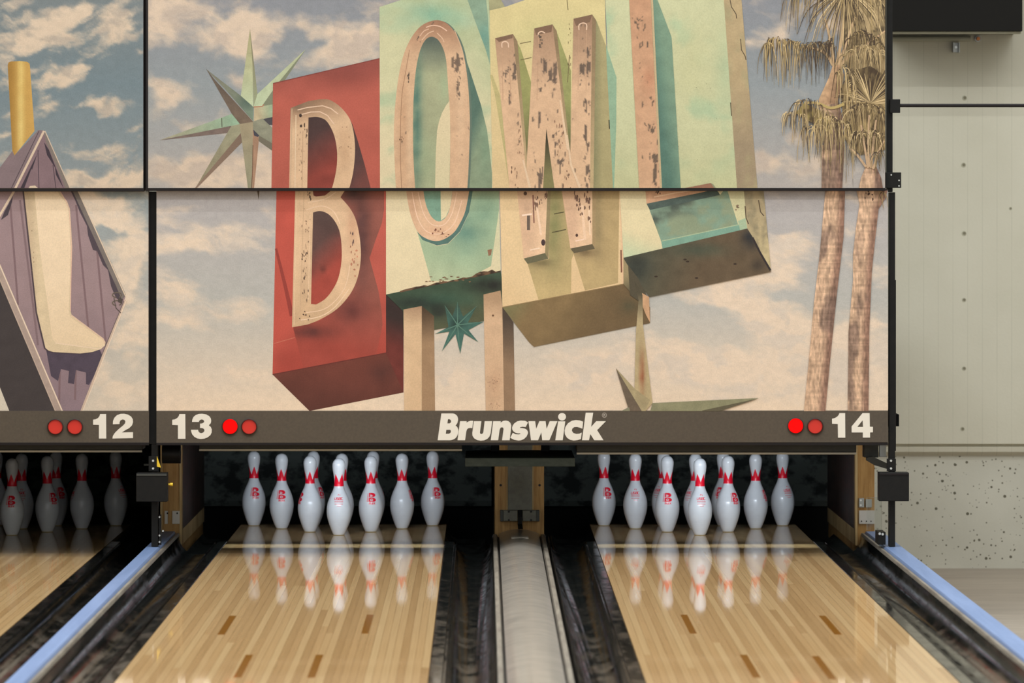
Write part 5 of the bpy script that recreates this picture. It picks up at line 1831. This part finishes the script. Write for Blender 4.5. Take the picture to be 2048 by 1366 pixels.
t = thing('masking_unit', 'wide lower mural panel with lane numbers and a white maker name on its dark strip', 'mural panel', W(1044, 887, YL), 'mural panels')
body(t, 313, 1776, 378, 886, YL)
PLW.build(t)
YS = YL - .006
a = shape2d('number_strip', [[(313, 821.5), (1776, 821), (1776, 884.5), (313, 885.5)]], [], YL - .0002, .0035, M['strip'], t)
trim(t, 313, 1776, 885.8, 890.5, YL, .004)
YS = YL - .0038
ONE = [(272, 92), (405, 92), (410, 655), (238, 655), (238, 345), (108, 340), (108, 222), (170, 212), (225, 180), (255, 140)]
THREE = [(558, 272), (565, 220), (590, 160), (640, 115), (710, 90), (790, 85), (880, 100), (950, 140), (985, 190), (995, 245), (985, 300), (940, 348), (985, 385), (1008, 440), (1005, 510), (975, 575), (910, 625), (840, 652), (760, 660), (680, 648), (610, 610), (560, 550),
         (540, 490), (535, 450), (695, 450), (705, 490), (735, 520), (770, 528), (810, 515), (840, 480), (838, 445), (815, 420), (780, 412), (740, 408), (740, 310), (790, 305), (825, 285), (835, 255), (815, 225), (775, 215), (735, 230), (712, 272)]
shape2d('lane_number', [D_(335, ONE), D_(335, THREE)], [], YS, .002, M['digit'], t, 'white lane number 13')
ONE4 = [(1240, 70), (1368, 70), (1372, 630), (1205, 630), (1200, 318), (1070, 312), (1070, 198), (1130, 185), (1190, 150), (1222, 110)]
FOUR = [(1765, 70), (1925, 70), (1930, 380), (2000, 383), (2000, 508), (1935, 512), (1935, 628), (1770, 628), (1770, 512), (1515, 512), (1515, 375)]
shape2d('lane_number', [D_(1570, ONE4), D_(1570, FOUR)], [D_(1570, [(1765, 235), (1775, 385), (1645, 385)])], YS, .002, M['digit'], t, 'white lane number 14')
pin_lamp(t, 460.2, 853, True, YS, 0)
pin_lamp(t, 498.3, 853.5, False, YS, 0)
pin_lamp(t, 1591.3, 851.5, True, YS, 0)
pin_lamp(t, 1630.3, 852.5, False, YS, 0)
letters_ = [
    A_([(145, 135), (400, 135), (440, 142), (470, 160), (500, 185), (515, 215), (525, 255), (524, 290), (510, 350), (490, 385), (465, 410), (495, 430), (515, 460), (530, 510), (532, 550), (525, 590), (510, 635), (490, 670), (465, 700), (430, 722), (390, 738), (350, 745), (60, 745)]),
    A_([(570, 312), (722, 312), (717, 345), (760, 318), (810, 303), (868, 303), (850, 470), (800, 465), (750, 475), (725, 505), (712, 550), (685, 745), (512, 745)]),
    A_([(885, 312), (1055, 312), (1022, 570), (1030, 595), (1058, 605), (1085, 592), (1100, 560), (1130, 312), (1302, 312), (1265, 590), (1240, 660), (1190, 715), (1120, 748), (1040, 755), (960, 742), (890, 700), (852, 640), (848, 580)]),
    A_([(1325, 312), (1497, 312), (1492, 345), (1550, 305), (1610, 297), (1670, 310), (1715, 350), (1735, 410), (1732, 470), (1698, 745), (1525, 745), (1560, 490), (1550, 460), (1520, 450), (1490, 462), (1470, 510), (1438, 745), (1268, 745)]),
    A_([(2064, 445), (1990, 436), (1932, 450), (1940, 466), (1980, 466), (2050, 482), (2095, 512), (2116, 555), (2116, 590), (2084, 660), (2024, 718), (1960, 745), (1900, 752), (1800, 735), (1712, 690), (1770, 575), (1830, 607), (1900, 612), (1942, 602), (1940, 585), (1895, 588), (1840, 578), (1790, 550), (1757, 500), (1756, 450), (1770, 410), (1800, 365), (1870, 315), (1950, 297), (2050, 303), (2117, 338)]),
    B_([(192, 312), (345, 312), (368, 485), (440, 312), (582, 312), (605, 485), (675, 312), (852, 312), (668, 745), (505, 745), (485, 565), (412, 745), (250, 745)]),
    B_([(868, 314), (1030, 314), (972, 745), (803, 745)]),
    B_(arcpts(957, 211, 90, 86, 0, 345, 22)),
    B_([(1436, 322), (1360, 295), (1270, 285), (1180, 302), (1090, 360), (1035, 440), (1014, 530), (1022, 610), (1070, 690), (1140, 735), (1220, 752), (1310, 742), (1385, 720), (1405, 570), (1350, 595), (1280, 602), (1215, 580), (1180, 530), (1190, 480), (1235, 445), (1300, 442), (1360, 460), (1420, 482)]),
    B_([(1495, 118), (1665, 118), (1618, 440), (1735, 312), (1955, 312), (1755, 515), (1900, 745), (1690, 745), (1600, 605), (1570, 745), (1410, 745)])]
holes_ = [A_([(295, 268), (330, 268), (352, 280), (365, 305), (364, 330), (350, 352), (330, 362), (282, 362)]), A_([(258, 508), (340, 508), (356, 518), (362, 540), (357, 565), (345, 583), (310, 598), (245, 598)])]
shape2d('wordmark', letters_, holes_, YS, .002, M['digit'], t, 'white slanted maker lettering')
shape2d('registered_mark', [B_(arcpts(1920, 175, 56, 60, 0, 345, 22)), B_([(1898, 145), (1930, 145), (1944, 158), (1938, 175), (1948, 208), (1932, 208), (1922, 182), (1912, 182), (1912, 208), (1898, 208)])], [B_(arcpts(1920, 175, 42, 46, 0, 345, 22))], YS, .001, M['digit_grey'], t)

t = thing('masking_unit', 'lower left mural panel with a cream boot shape, numbered strip with 12 beneath', 'mural panel', W(140, 887, YL), 'mural panels')
body(t, -622, 298, 378, 886, YL)
PLL.build(t)
shape2d('number_strip', [[(-622, 821.5), (298, 821.5), (298, 885), (-622, 885)]], [], YL - .0002, .0035, M['strip'], t)
trim(t, -622, 298, 885.3, 890.5, YL, .004)
ONE2 = [(1255, 92), (1390, 92), (1395, 650), (1228, 650), (1228, 340), (1095, 335), (1095, 220), (1155, 210), (1210, 180), (1240, 140)]
TWO = [(1545, 325), (1548, 250), (1580, 175), (1640, 115), (1720, 88), (1800, 85), (1890, 105), (1960, 150), (1998, 210), (2003, 280), (1980, 350), (1920, 410), (1820, 465), (1750, 510), (2003, 505), (2003, 640), (1535, 650), (1545, 590), (1590, 520), (1670, 440), (1780, 350), (1820, 305),
       (1830, 260), (1810, 225), (1765, 215), (1720, 235), (1698, 280), (1695, 320)]
shape2d('lane_number', [D_(90, ONE2), D_(90, TWO)], [], YS, .002, M['digit'], t, 'white lane number 12')
pin_lamp(t, 110.7, 853.8, False, YS, 0)
pin_lamp(t, 149.8, 853.8, False, YS, 0)
